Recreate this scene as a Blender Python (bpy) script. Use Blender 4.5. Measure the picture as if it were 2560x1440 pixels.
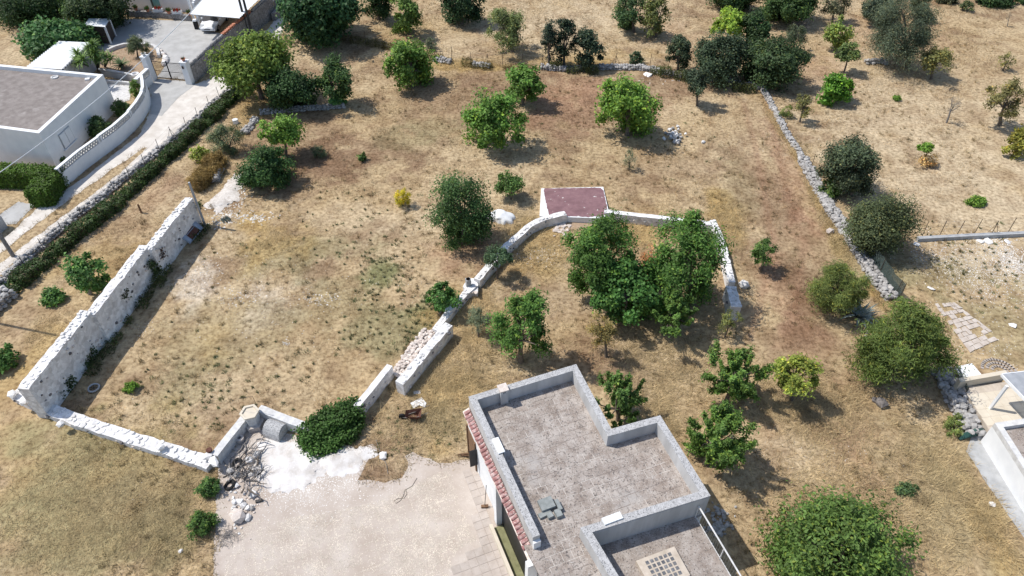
import bpy, math, random
import numpy as np
from mathutils import Vector
random.seed(7); rng = np.random.default_rng(7)
R = math.radians
C = bpy.context.scene.collection
for o in list(bpy.data.objects): bpy.data.objects.remove(o)
sc = bpy.context.scene
# ---------------------------------------------------------------- camera, sky, sun, exposure
FOC, TH, HC = 1750.0, R(43.0), 30.0
cd = bpy.data.cameras.new('camera'); cam = bpy.data.objects.new('camera', cd); C.objects.link(cam)
cam.location = (0, 0, HC); cam.rotation_euler = (R(90) - TH, 0, 0)
cd.sensor_width = 36; cd.lens = FOC / 2560 * 36; cd.clip_start = .1; cd.clip_end = 3000
sc.camera = cam
SUN_EL, SHADOW_AZ = R(57), R(-14)              # elevation; direction the shadows run to, from +X
w = bpy.data.worlds.new('World'); sc.world = w; w.use_nodes = True
nt = w.node_tree; sky = nt.nodes.new('ShaderNodeTexSky'); sky.sky_type = 'NISHITA'; sky.sun_disc = False
sky.sun_elevation = SUN_EL
sx, sy = -math.cos(SHADOW_AZ), -math.sin(SHADOW_AZ)   # towards the sun
sky.sun_rotation = math.atan2(sx, sy) % (2 * math.pi)
nt.links.new(sky.outputs[0], nt.nodes['Background'].inputs[0]); nt.nodes['Background'].inputs[1].default_value = .135
sl = bpy.data.lights.new('sun', 'SUN'); sl.energy = 3.7; sl.angle = R(.55); sl.color = (1, .955, .89)
so = bpy.data.objects.new('sun', sl); C.objects.link(so)
so.rotation_euler = Vector((sx * math.cos(SUN_EL), sy * math.cos(SUN_EL), math.sin(SUN_EL))).to_track_quat('Z', 'Y').to_euler()
so.location = (0, 0, 60)
sc.view_settings.view_transform = 'Standard'; sc.view_settings.look = 'None'
sc.view_settings.exposure = 0.31; sc.view_settings.gamma = 1
sc.view_settings.use_curve_mapping = False

# ---------------------------------------------------------------- helpers
def ray(px, py):
    u = (px - 1280) / FOC; v = (py - 720) / FOC
    return Vector((u, math.cos(TH) - v * math.sin(TH), -math.sin(TH) - v * math.cos(TH)))
def P(px, py, z=0.0):                          # a point of the site plan: where a sight line meets the level z
    d = ray(px, py); return d * ((z - HC) / d.z) + Vector((0, 0, HC))
def PL(pts, z=0.0): return [P(x, y, z) for x, y in pts]
def pscale(v): return FOC / (v.y * math.cos(TH) + (HC - v.z) * math.sin(TH))
def org(o):
    s = Vector((0, 0, 0))
    while o is not None: s = s + o.location; o = o.parent
    return s
def tag(o, label=None, cat=None, group=None, kind=None):
    if label: o['label'] = label
    if cat: o['category'] = cat
    if group: o['group'] = group
    if kind: o['kind'] = kind
    return o
def thing(name, label, cat, loc, group=None):
    o = bpy.data.objects.new(name, None); C.objects.link(o); o.location = loc; o.empty_display_size = .3
    return tag(o, label, cat, group)
def link(name, me, parent, loc, rot=(0, 0, 0), scale=(1, 1, 1)):
    o = bpy.data.objects.new(name, me); C.objects.link(o)
    if parent is not None: o.parent = parent; loc = Vector(loc) - org(parent)
    o.location = loc; o.rotation_euler = rot; o.scale = scale; return o
def npmesh(name, V, T, k, mat, cols=None):     # V (n,3), T (m,k) numpy arrays
    me = bpy.data.meshes.new(name); n, m = len(V), len(T)
    me.vertices.add(n); me.vertices.foreach_set('co', np.ascontiguousarray(V, np.float32).ravel())
    me.loops.add(m * k); me.loops.foreach_set('vertex_index', np.ascontiguousarray(T, np.int32).ravel())
    me.polygons.add(m); me.polygons.foreach_set('loop_start', np.arange(0, m * k, k, dtype=np.int32))
    me.polygons.foreach_set('loop_total', np.full(m, k, np.int32))
    if cols is not None:
        a = me.color_attributes.new('col', 'FLOAT_COLOR', 'POINT')
        c4 = np.ones((n, 4), np.float32); c4[:, :3] = cols; a.data.foreach_set('color', c4.ravel())
    me.update(); me.validate(); me.materials.append(mat); return me
class MB:
    def __init__(s): s.v = []; s.f = []
    def add(s, V, F):
        b = len(s.v); s.v += [tuple(p) for p in V]; s.f += [tuple(b + i for i in q) for q in F]; return s
    def quad(s, a, b, c, d): return s.add([a, b, c, d], [(0, 1, 2, 3)])
    def box(s, c, d, rz=0.0, taper=1.0):       # c: centre of the BASE, d: full sizes
        x, y, z = d[0] / 2, d[1] / 2, d[2]; cs, sn = math.cos(rz), math.sin(rz); V = []
        for zz, t in ((0, 1), (z, taper)):
            for a, b in ((-x, -y), (x, -y), (x, y), (-x, y)):
                a *= t; b *= t; V.append((c[0] + a * cs - b * sn, c[1] + a * sn + b * cs, c[2] + zz))
        return s.add(V, [(3, 2, 1, 0), (4, 5, 6, 7), (0, 1, 5, 4), (1, 2, 6, 5), (2, 3, 7, 6), (3, 0, 4, 7)])
    def prism(s, poly, z0, z1):
        poly = [(p[0], p[1]) for p in poly]; n = len(poly)
        if sum(poly[i][0] * poly[(i + 1) % n][1] - poly[(i + 1) % n][0] * poly[i][1] for i in range(n)) < 0: poly = poly[::-1]
        V = [(x, y, z0) for x, y in poly] + [(x, y, z1) for x, y in poly]
        F = [tuple(range(n - 1, -1, -1)), tuple(range(n, 2 * n))] + [(i, (i + 1) % n, n + (i + 1) % n, n + i) for i in range(n)]
        return s.add(V, F)
    def tube(s, pts, rad, n=6, cap=True):
        pts = [Vector(p) for p in pts]; V = []; F = []
        if not hasattr(rad, '__len__'): rad = [rad] * len(pts)
        for i, p in enumerate(pts):
            t = (pts[min(i + 1, len(pts) - 1)] - pts[max(i - 1, 0)]).normalized()
            a = t.cross(Vector((0, 0, 1)) if abs(t.z) < .9 else Vector((1, 0, 0))).normalized(); b = t.cross(a)
            for k in range(n):
                an = 2 * math.pi * k / n; V.append(p + (a * math.cos(an) + b * math.sin(an)) * rad[i])
        for i in range(len(pts) - 1):
            for k in range(n): F.append((i * n + k, i * n + (k + 1) % n, (i + 1) * n + (k + 1) % n, (i + 1) * n + k))
        if cap: F += [tuple(range(n - 1, -1, -1)), tuple((len(pts) - 1) * n + k for k in range(n))]
        return s.add(V, F)
    def lathe(s, c, prof, n=12, a0=0.0):       # prof: (radius, z) from the bottom up
        V = []; F = []
        for r, z in prof:
            for k in range(n):
                an = a0 + 2 * math.pi * k / n; V.append((c[0] + r * math.cos(an), c[1] + r * math.sin(an), c[2] + z))
        for i in range(len(prof) - 1):
            for k in range(n): F.append((i * n + k, i * n + (k + 1) % n, (i + 1) * n + (k + 1) % n, (i + 1) * n + k))
        F += [tuple(range(n - 1, -1, -1)), tuple((len(prof) - 1) * n + k for k in range(n))]
        return s.add(V, F)
    def build(s, name, mat, parent=None, smooth=False, loc=None):
        me = bpy.data.meshes.new(name); V = s.v
        if parent is not None: L = org(parent)
        elif loc is not None: L = Vector(loc)
        else:
            L = Vector((sum(p[0] for p in V) / len(V), sum(p[1] for p in V) / len(V), min(p[2] for p in V)))
        me.from_pydata([(p[0] - L.x, p[1] - L.y, p[2] - L.z) for p in V], [], s.f); me.update()
        me.materials.append(mat)
        if smooth: me.polygons.foreach_set('use_smooth', [True] * len(me.polygons))
        o = bpy.data.objects.new(name, me); C.objects.link(o)
        if parent is not None: o.parent = parent
        else: o.location = L
        return o
def resample(pts, step):
    out = []
    for a, b in zip(pts[:-1], pts[1:]):
        n = max(1, int((b - a).length / step)); out += [a.lerp(b, i / n) for i in range(n)]
    return out + [pts[-1]]
def normals2(pts):
    N = []
    for i in range(len(pts)):
        t = pts[min(i + 1, len(pts) - 1)] - pts[max(i - 1, 0)]; N.append(Vector((-t.y, t.x, 0)).normalized())
    return N
def inpoly(X, Y, poly):
    r = np.zeros(X.shape, bool); n = len(poly)
    for i in range(n):
        x1, y1 = poly[i][0], poly[i][1]; x2, y2 = poly[(i + 1) % n][0], poly[(i + 1) % n][1]
        if y1 == y2: continue
        r ^= ((y1 > Y) != (y2 > Y)) & (X < (x2 - x1) * (Y - y1) / (y2 - y1) + x1)
    return r
TAB = rng.random((256, 256))
def vnoise(x, y, sc_, seed=0):
    x = x / sc_ + seed * 17.3; y = y / sc_ + seed * 9.1
    xi = np.floor(x).astype(int); yi = np.floor(y).astype(int); fx = x - xi; fy = y - yi
    fx = fx * fx * (3 - 2 * fx); fy = fy * fy * (3 - 2 * fy); g = lambda a, b: TAB[a % 256, b % 256]
    return (g(xi, yi) * (1 - fx) + g(xi + 1, yi) * fx) * (1 - fy) + (g(xi, yi + 1) * (1 - fx) + g(xi + 1, yi + 1) * fx) * fy

# ---------------------------------------------------------------- materials
def material(name, cols, scale=3.0, detail=6, rough=.9, bump=.3, bscale=None, spread=(.35, .65), attr=False, rnd=0.0,
             spots=None, spec=.2, metal=0.0, vor=None, alpha=1.0, streak=False):
    """cols: two or three colours mixed by noise; attr multiplies by the vertex colour; rnd: value spread per object;
    spots: list of (colour, noise scale, low, high) laid over; vor: (scale, colour, width) cell joints"""
    m = bpy.data.materials.new(name); m.use_nodes = True; t = m.node_tree; N, L = t.nodes, t.links
    b = N['Principled BSDF']; b.inputs['Roughness'].default_value = rough; b.inputs['Metallic'].default_value = metal
    b.inputs['Specular IOR Level'].default_value = spec
    geo = N.new('ShaderNodeNewGeometry'); pos = geo.outputs['Position']
    if streak:
        mp = N.new('ShaderNodeMapping'); mp.inputs['Scale'].default_value = (1, 1, .18); L.new(pos, mp.inputs[0]); pos = mp.outputs[0]
    def noise(s, d=detail):
        n = N.new('ShaderNodeTexNoise'); n.inputs['Scale'].default_value = s; n.inputs['Detail'].default_value = d
        n.inputs['Roughness'].default_value = .6; L.new(pos, n.inputs['Vector']); return n.outputs['Fac']
    def ramp(f, lo, hi, c0, c1, cm=None):
        r = N.new('ShaderNodeValToRGB'); e = r.color_ramp.elements
        e[0].position = lo; e[1].position = hi; e[0].color = (*c0, 1); e[1].color = (*c1, 1)
        if cm: q = e.new((lo + hi) / 2); q.color = (*cm, 1)
        L.new(f, r.inputs[0]); return r.outputs[0]
    def mix(f, a, c, mode='MIX'):
        x = N.new('ShaderNodeMix'); x.data_type = 'RGBA'; x.blend_type = mode
        for s_, v_ in ((x.inputs[0], f), (x.inputs[6], a), (x.inputs[7], c)):
            if isinstance(v_, (int, float)): s_.default_value = v_
            elif isinstance(v_, tuple): s_.default_value = (*v_, 1)
            else: L.new(v_, s_)
        return x.outputs[2]
    f1 = noise(scale)
    col = ramp(f1, spread[0], spread[1], cols[0], cols[-1], cols[1] if len(cols) == 3 else None)
    for c_, s_, lo, hi in (spots or []): col = mix(ramp(noise(s_), lo, hi, (0, 0, 0), (1, 1, 1)), col, c_)
    hgt = noise(bscale or scale * 6, 4)
    if vor:
        v = N.new('ShaderNodeTexVoronoi'); v.feature = 'DISTANCE_TO_EDGE'; v.inputs['Scale'].default_value = vor[0]
        dn = N.new('ShaderNodeTexNoise'); dn.inputs['Scale'].default_value = vor[0] * .8; L.new(pos, dn.inputs['Vector'])
        mx = N.new('ShaderNodeVectorMath'); mx.operation = 'MULTIPLY_ADD'; L.new(dn.outputs['Color'], mx.inputs[0])
        mx.inputs[1].default_value = (.5 / vor[0],) * 3; L.new(pos, mx.inputs[2]); L.new(mx.outputs[0], v.inputs['Vector'])
        k = ramp(v.outputs['Distance'], 0, vor[2], (1, 1, 1), (0, 0, 0)); col = mix(k, col, vor[1])
        v2 = N.new('ShaderNodeTexVoronoi'); v2.inputs['Scale'].default_value = vor[0]; L.new(mx.outputs[0], v2.inputs['Vector'])
        hs = N.new('ShaderNodeHueSaturation'); mr = N.new('ShaderNodeMapRange'); L.new(v2.outputs['Color'], mr.inputs[0])
        mr.inputs[3].default_value = .72; mr.inputs[4].default_value = 1.15; L.new(mr.outputs[0], hs.inputs['Value']); L.new(col, hs.inputs['Color']); col = hs.outputs[0]
        mh = N.new('ShaderNodeMath'); mh.operation = 'MULTIPLY_ADD'; L.new(ramp(v.outputs['Distance'], 0, vor[2], (0, 0, 0), (1, 1, 1)), mh.inputs[0])
        mh.inputs[1].default_value = 1.0; L.new(hgt, mh.inputs[2]); hgt = mh.outputs[0]
    if attr:
        a = N.new('ShaderNodeAttribute'); a.attribute_name = 'col'; col = mix(1.0, col, a.outputs['Color'], 'MULTIPLY')
    if rnd:
        oi = N.new('ShaderNodeObjectInfo'); mr = N.new('ShaderNodeMapRange'); L.new(oi.outputs['Random'], mr.inputs[0])
        mr.inputs[3].default_value = 1 - rnd; mr.inputs[4].default_value = 1 + rnd * .6
        hs = N.new('ShaderNodeHueSaturation'); L.new(mr.outputs[0], hs.inputs['Value']); L.new(col, hs.inputs['Color']); col = hs.outputs[0]
    L.new(col, b.inputs['Base Color'])
    if bump:
        bp = N.new('ShaderNodeBump'); bp.inputs['Strength'].default_value = bump; bp.inputs['Distance'].default_value = .03
        L.new(hgt, bp.inputs['Height']); L.new(bp.outputs[0], b.inputs['Normal'])
    if alpha < 1: b.inputs['Alpha'].default_value = alpha
    return m
def leafmat(name, trans=.3, rough=.55, spec=.25):
    m = bpy.data.materials.new(name); m.use_nodes = True; t = m.node_tree; N, L = t.nodes, t.links
    b = N['Principled BSDF']; b.inputs['Roughness'].default_value = rough; b.inputs['Specular IOR Level'].default_value = spec
    a = N.new('ShaderNodeAttribute'); a.attribute_name = 'col'
    n = N.new('ShaderNodeTexNoise'); n.inputs['Scale'].default_value = 1.3; n.inputs['Detail'].default_value = 3
    g = N.new('ShaderNodeNewGeometry'); L.new(g.outputs['Position'], n.inputs['Vector'])
    mr = N.new('ShaderNodeMapRange'); L.new(n.outputs['Fac'], mr.inputs[0]); mr.inputs[1].default_value = .3; mr.inputs[2].default_value = .7
    mr.inputs[3].default_value = .8; mr.inputs[4].default_value = 1.2
    hs = N.new('ShaderNodeHueSaturation'); L.new(a.outputs['Color'], hs.inputs['Color']); L.new(mr.outputs[0], hs.inputs['Value'])
    L.new(hs.outputs[0], b.inputs['Base Color'])
    tr = N.new('ShaderNodeBsdfTranslucent'); L.new(hs.outputs[0], tr.inputs['Color'])
    ms = N.new('ShaderNodeMixShader'); ms.inputs[0].default_value = trans
    L.new(b.outputs[0], ms.inputs[1]); L.new(tr.outputs[0], ms.inputs[2]); L.new(ms.outputs[0], N['Material Output'].inputs['Surface'])
    return m
M = {}
M['ground'] = material('ground', [(.60, .55, .51), (1, .985, .97), (1.28, 1.27, 1.25)], scale=4, detail=9, bump=.7, bscale=14, attr=True,
                       spots=[((.55, .49, .44), 2.3, .62, .84), ((1.35, 1.31, 1.24), 9, .68, .84)], spec=.05)
M['road'] = material('road', [(.53, .485, .43), (.66, .62, .565)], scale=1.2, bump=.25, bscale=25, spots=[((.38, .33, .27), 3.5, .62, .8)], spec=.1)
M['drive'] = material('drive', [(.36, .355, .34), (.45, .445, .43)], scale=1.0, bump=.2, bscale=30, spots=[((.27, .26, .25), 5, .62, .8)], spec=.1)
M['court'] = material('court', [(.405, .34, .285), (.455, .39, .335), (.51, .45, .395)], scale=.7, bump=.25, bscale=30,
                      spots=[((.36, .28, .22), .9, .62, .85), ((.66, .61, .55), 14, .60, .72), ((.33, .29, .25), 6, .66, .8)], spec=.1)
M['lime'] = material('lime', [(.50, .46, .42), (.63, .60, .57), (.72, .70, .68)], scale=1.2, detail=9, bump=.8, bscale=22, spots=[((.52, .46, .40), 2.2, .60, .78), ((.84, .83, .82), 14, .62, .7)], spec=.05)
M['white'] = material('white_plaster', [(.70, .71, .715), (.79, .795, .79)], scale=1.2, bump=.1, spots=[((.52, .51, .49), 2.2, .74, .92)])
M['limewall'] = material('limewashed_wall', [(.66, .635, .615), (.78, .765, .75), (.83, .82, .81)], scale=2.6, bump=.4, bscale=14,
                         spots=[((.50, .36, .28), 3.7, .68, .76), ((.20, .18, .17), 6.5, .70, .76)], vor=(4.4, (.62, .59, .57), .025))
M['cap'] = material('concrete_lichen', [(.36, .355, .35), (.50, .495, .49)], scale=7, detail=9, bump=.4, bscale=50,
                    spots=[((.13, .13, .13), 22, .54, .62), ((.66, .65, .63), 30, .62, .7)])
M['capw'] = material('weathered_white_concrete', [(.50, .49, .475), (.66, .655, .64)], scale=4, bump=.4, bscale=35,
                     spots=[((.27, .26, .25), 9, .66, .75)])
M['greyface'] = material('grey_render', [(.39, .385, .375), (.53, .525, .515)], scale=1.4, bump=.25, streak=True, spots=[((.22, .22, .22), 3, .64, .84)])
M['tile'] = material('roof_stone', [(.25, .205, .172), (.335, .289, .253), (.43, .383, .342)], scale=1.9, detail=11, bump=.35, bscale=60, rnd=.06,
                     spots=[((.105, .092, .085), 13, .54, .64), ((.55, .53, .50), 21, .585, .66), ((.29, .23, .19), 1.1, .58, .75), ((.40, .38, .36), .55, .56, .74)])
M['grout'] = material('roof_mortar', [(.225, .19, .168), (.60, .56, .51)], scale=.8, spread=(.47, .57), bump=.3, bscale=50)
M['ctile'] = material('court_tile', [(.40, .345, .30), (.475, .42, .375)], scale=3, bump=.2, bscale=40, rnd=.10, spots=[((.32, .275, .235), 3, .6, .8)])
M['rooftile'] = material('red_roof_tile', [(.25, .115, .11), (.33, .175, .165), (.48, .37, .35)], scale=6, bump=.3, rnd=.14, spots=[((.66, .56, .52), 9, .60, .68)])
M['stone'] = material('field_stone', [(.29, .275, .26), (.47, .455, .435)], scale=5, detail=8, bump=.6, bscale=25, rnd=.24, spots=[((.20, .19, .18), 9, .62, .74)])
M['wstone'] = material('white_stone', [(.62, .595, .565), (.79, .775, .75)], scale=6, bump=.5, bscale=30, rnd=.16, spots=[((.36, .31, .27), 11, .66, .76)])
M['pstone'] = material('pink_stone', [(.54, .46, .40), (.70, .63, .57)], scale=6, bump=.5, bscale=30, rnd=.18)
M['dstone'] = material('dark_stone', [(.10, .09, .085), (.20, .18, .17)], scale=6, bump=.5, rnd=.2)
M['greyrock'] = material('rubble_core', [(.30, .285, .265), (.46, .44, .41)], scale=6, bump=.9, bscale=15, vor=(4.5, (.09, .085, .08), .09))
M['garden'] = material('garden_stone_wall', [(.26, .245, .235), (.40, .385, .37)], scale=4, bump=.9, bscale=16, vor=(4.2, (.15, .14, .13), .08))
M['purple'] = material('maroon_paint', [(.19, .105, .115), (.25, .145, .15)], scale=2.5, detail=9, bump=.2, spots=[((.70, .68, .64), 2.6, .66, .68), ((.30, .20, .20), 9, .6, .75), ((.16, .088, .095), .8, .5, .7)], rough=.8)
M['bark'] = material('bark', [(.10, .08, .062), (.20, .17, .14)], scale=9, bump=.6)
M['deadwood'] = material('dead_wood', [(.15, .14, .13), (.29, .27, .255)], scale=9, bump=.5)
M['darkwood'] = material('burnt_wood', [(.035, .032, .03), (.10, .095, .09)], scale=9, bump=.5)
M['steel'] = material('rusty_steel', [(.05, .04, .035), (.11, .085, .07)], scale=12, bump=.2, rough=.7, metal=.3)
M['black'] = material('black_paint', [(.012, .012, .014), (.025, .025, .028)], scale=5, bump=0, rough=.45)
M['rubber'] = material('rubber', [(.018, .018, .018), (.03, .03, .03)], scale=9, bump=.2)
M['sheet'] = material('white_metal_sheet', [(.66, .68, .69), (.76, .775, .78)], scale=.8, bump=0, rough=.5, spots=[((.56, .56, .55), 2, .66, .85)])
M['terracotta'] = material('terracotta', [(.38, .145, .085), (.48, .22, .14)], scale=8, bump=.2, rnd=.15)
M['carpaint'] = material('car_paint', [(.74, .75, .755), (.78, .785, .79)], scale=2, bump=0, rough=.18, spec=.6)
M['glass'] = material('dark_glass', [(.012, .014, .016), (.02, .022, .025)], scale=2, bump=0, rough=.06, spec=.7)
M['lamp'] = material('lamp_glass', [(.30, .32, .33), (.45, .47, .48)], scale=4, bump=0, rough=.1, spec=.7)
M['rim'] = material('alloy', [(.40, .40, .41), (.5, .5, .51)], scale=4, bump=0, rough=.3, metal=.8)
M['beige'] = material('beige_floor', [(.56, .495, .39), (.64, .575, .47)], scale=1.2, bump=.1)
M['beigewall'] = material('beige_render', [(.42, .36, .29), (.56, .49, .41)], scale=2.5, bump=.3, streak=True)
M['concrete'] = material('pale_concrete', [(.32, .325, .325), (.42, .425, .425)], scale=2, bump=.25, bscale=30, spots=[((.32, .32, .32), 5, .64, .8)])
M['net'] = material('green_net', [(.03, .085, .075), (.05, .125, .11)], scale=4, bump=.1, rough=.8, alpha=.72)
M['greynet'] = material('grey_net', [(.06, .085, .08), (.09, .12, .11)], scale=4, bump=.1, rough=.8, alpha=.62)
M['brownwood'] = material('brown_wood', [(.15, .085, .05), (.24, .15, .09)], scale=8, bump=.3)
M['rust'] = material('rust', [(.085, .035, .025), (.15, .07, .05)], scale=10, bump=.3)
M['teal'] = material('teal_paint', [(.16, .33, .32), (.20, .38, .37)], scale=3, bump=0)
M['redsoil'] = material('red_soil', [(.30, .21, .14), (.42, .315, .215)], scale=4, bump=.5, bscale=20)
M['greenfloor'] = material('mossy_floor', [(.17, .17, .085), (.26, .255, .14)], scale=2.5, bump=.2)
M['leaf'] = leafmat('leaf', .38); M['straw'] = leafmat('straw', .22, .8, .08); M['waxy'] = leafmat('waxy_leaf', .1, .4, .4)
M['chips'] = leafmat('chips', 0, .9, .1)
M['yellow'] = material('yellow_plaster', [(.46, .38, .17), (.54, .46, .24)], scale=2, bump=.1)
M['pslab'] = material('old_paving', [(.45, .385, .325), (.56, .50, .44)], scale=2.5, bump=.3, spots=[((.36, .27, .21), 3, .6, .8)])
M['slat'] = material('grey_slat', [(.34, .355, .375), (.42, .435, .455)], scale=3, bump=0, rough=.6)
M['wellplinth'] = material('well_stone', [(.40, .36, .33), (.56, .51, .47)], scale=6, bump=.5)
M['lime2'] = material('pale_gravel', [(.48, .43, .38), (.66, .62, .57)], scale=5, bump=.8, bscale=25)
M['hose'] = material('hose_brown', [(.24, .20, .16), (.31, .27, .22)], scale=5, bump=0)
M['bluesteel'] = material('blue_grey_steel', [(.26, .30, .36), (.36, .40, .46)], scale=6, bump=.1)
M['vroof'] = material('brown_roof_paving', [(.19, .165, .15), (.27, .24, .22)], scale=2, detail=8, bump=.4, bscale=20, spots=[((.38, .35, .33), 1.1, .60, .78), ((.13, .10, .09), 7, .62, .75)])
M['glassblock'] = material('glass_block', [(.10, .105, .115), (.24, .235, .23)], scale=6, bump=0, rough=.25, spec=.5, rnd=.25)
M['tufa'] = material('grey_tufa', [(.24, .26, .25), (.33, .35, .34)], scale=6, bump=.4, rnd=.12, spots=[((.16, .17, .17), 12, .62, .75)])
# ---------------------------------------------------------------- ground colour field (the plot's own soil and straw colours)
STRAW, BROWN, PALE, GOLD = (.40, .304, .18), (.215, .14, .088), (.475, .387, .262), (.40, .285, .12)
GREEN, RED, OLIVE, CHALK = (.17, .178, .08), (.325, .20, .13), (.26, .232, .128), (.58, .525, .45)
PATCH = [  # px, py, radius x, radius y (pixels of the site photo), colour, strength
 (860,390,210,65,BROWN,.85),(770,440,130,75,BROWN,.65),(1500,260,220,55,RED,.6),(1300,300,160,40,BROWN,.4),(700,250,160,80,BROWN,.4),(1180,250,160,50,BROWN,.35),(1420,260,120,80,RED,.6),(1440,300,110,60,BROWN,.6),
 (1700,190,150,45,BROWN,.6),(1240,190,200,35,BROWN,.6),(1100,230,160,50,BROWN,.45),(1700,420,200,60,BROWN,.35),(1760,330,120,50,STRAW,.4),(1600,600,90,90,GOLD,.3),
 (1180,630,110,70,RED,.6),(1200,660,60,60,BROWN,.5),(1070,560,120,50,PALE,.4),(850,540,170,60,PALE,.45),(600,760,150,70,CHALK,.35),(500,690,70,60,CHALK,.55),
 (960,685,55,32,GREEN,.85),(1045,800,38,62,GREEN,.9),(960,830,100,60,OLIVE,.9),(700,640,140,60,OLIVE,.5),(560,860,190,110,OLIVE,.4),(850,620,120,40,OLIVE,.5),(830,760,120,60,OLIVE,.4),(1100,320,100,40,OLIVE,.4),(1000,350,90,30,OLIVE,.4),(760,900,260,120,STRAW,.2),
 (680,600,110,60,GOLD,.55),(640,560,60,40,GOLD,.6),(560,780,60,120,GOLD,.35),(480,960,120,60,OLIVE,.35),
 (240,1200,330,170,GOLD,.55),(150,1330,280,140,OLIVE,.8),(430,1330,90,120,OLIVE,.65),(200,1090,160,60,OLIVE,.7),(300,1200,300,150,OLIVE,.5),(330,1250,130,70,BROWN,.25),
 (1350,620,130,70,GOLD,.6),(1560,590,140,50,GOLD,.6),(1810,540,60,80,GOLD,.85),(1200,800,130,110,GOLD,.45),(1130,980,140,60,GOLD,.6),(1110,1060,160,60,OLIVE,.4),
 (1500,880,90,70,BROWN,.6),(1430,900,90,60,BROWN,.5),(1450,760,100,60,PALE,.35),(1620,880,120,70,PALE,.5),(1560,930,90,50,BROWN,.5),(1700,950,130,60,PALE,.4),
 (1930,540,90,200,BROWN,.5),(1950,700,80,120,RED,.55),(2030,600,60,110,RED,.75),(2015,740,60,110,BROWN,.8),(2000,860,80,80,RED,.6),(1960,880,90,90,BROWN,.45),(1960,400,40,120,RED,.5),(1930,1100,60,120,RED,.35),(2060,870,90,60,BROWN,.45),(1900,440,80,120,BROWN,.35),
 (1850,450,60,90,OLIVE,.3),(2010,410,22,50,GOLD,.8),(2045,500,16,60,GOLD,.7),(2090,610,20,70,GOLD,.7),(1930,290,12,60,GOLD,.7),(2190,730,30,50,GOLD,.8),(2040,960,120,100,BROWN,.3),
 (1950,1130,110,60,PALE,.55),(2030,1210,90,60,PALE,.4),(2200,1230,60,40,BROWN,.5),(2300,1130,130,110,OLIVE,.35),(2380,1300,180,150,OLIVE,.4),(2200,1160,120,110,RED,.25),(2480,1330,60,110,GOLD,.6),
 (2300,300,360,180,PALE,.75),(2400,480,300,110,PALE,.6),(2250,100,120,80,RED,.3),(2030,170,90,70,RED,.35),(2400,180,220,60,STRAW,.5),(2150,640,200,70,OLIVE,.4),(2400,680,240,60,OLIVE,.55),(2480,650,110,60,PALE,.8),(2500,800,120,80,OLIVE,.5),
 (1400,60,260,60,PALE,.7),(1100,110,200,60,PALE,.25),(1690,100,60,60,RED,.3),(1500,140,200,20,GOLD,.4),(1000,90,90,40,GOLD,.35),(1160,165,140,18,GOLD,.8),(1450,160,160,14,GOLD,.8),
 (330,560,120,60,BROWN,.3),(250,660,130,60,GOLD,.4),(390,480,80,50,RED,.3),(130,850,90,60,GOLD,.5),(60,960,90,40,GOLD,.5),(640,260,60,60,GOLD,.6),(520,420,40,50,GOLD,.85),(600,470,50,60,BROWN,.5),
 (60,110,120,80,PALE,.3),(300,165,70,30,RED,.5),(930,1170,60,30,BROWN,.6),(1090,1120,80,40,GOLD,.5),
]
def _prep():
    out = []
    for px, py, rx, ry, c, s in PATCH:
        a = P(px, py); out.append((a.x, a.y, (P(px + rx, py) - a).length, (P(px, py - ry) - a).length, np.array(c), s))
    return out
PATCHW = _prep()
TRACKS = [[(1905,225),(1935,330),(1960,450),(2010,600),(1990,760),(1960,830)],[(1860,260),(1885,350),(1905,450),(1930,600),(1900,760),(1870,850)]]
TRACKW = [PL(t) for t in TRACKS]
def seg_dist(x, y, path):
    d = np.full(x.shape, 1e9)
    for a, b in zip(path[:-1], path[1:]):
        ex, ey = b.x - a.x, b.y - a.y; t = np.clip(((x - a.x) * ex + (y - a.y) * ey) / (ex * ex + ey * ey), 0, 1)
        d = np.minimum(d, np.hypot(x - a.x - t * ex, y - a.y - t * ey))
    return d
def ground_col(x, y):
    n1 = vnoise(x, y, 6, 1) * .6 + vnoise(x, y, 2.3, 2) * .4; n2 = vnoise(x, y, 3.2, 3) * .55 + vnoise(x, y, .9, 4) * .45
    c = np.empty(x.shape + (3,)); S, B_, P_, G_ = map(np.array, (STRAW, BROWN, PALE, GOLD))
    t = np.clip((n1 - .30) / .40, 0, 1)[..., None]; c[:] = S * (1 - t) + (S * .55 + P_ * .45) * t
    t = (np.clip((n2 - .52) / .22, 0, 1) * .55)[..., None]; c = c * (1 - t) + B_ * t
    wx = (vnoise(x, y, 1.6, 5) - .5) * .9 + (vnoise(x, y, .55, 6) - .5) * .6
    for ax, ay, rx, ry, col, s in PATCHW:
        d = np.hypot((x - ax) / rx, (y - ay) / ry) + wx
        k = np.clip((1.15 - d) / .75, 0, 1); k = (k * k * (3 - 2 * k) * s)[..., None]; c = c * (1 - k) + col * k
    for tr in TRACKW:
        k = (np.clip(1 - seg_dist(x, y, tr) / .5, 0, 1) * .55)[..., None]; c = c * (1 - k) + np.array(RED) * .88 * k
    n4 = vnoise(x, y, 1.15, 8) * .5 + vnoise(x, y, .5, 9) * .5; t = (np.clip((n4 - .50) / .2, 0, 1) * .5)[..., None]; c = c * (1 - t) + c * np.array([.64, .57, .52]) * t
    n3 = vnoise(x, y, .33, 7); c *= (.88 + .24 * n3)[..., None]
    return c
def axis(lo, hi, step, far): 
    a = np.arange(lo, hi + .01, step); f = np.array(far)
    return np.concatenate([lo - f[::-1], a, hi + f])
gx = axis(-62, 62, .25, [3, 8, 18, 40, 90, 200, 420, 800]); gy = axis(9, 84, .25, [3, 8, 18, 40, 90, 200, 420, 900])
GX, GY = np.meshgrid(gx, gy)
inner = (np.abs(GX) < 62) & (GY > 9) & (GY < 84)
GZ = np.where(inner, 0, 0) * 1.0
gc = ground_col(GX, GY)
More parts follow.
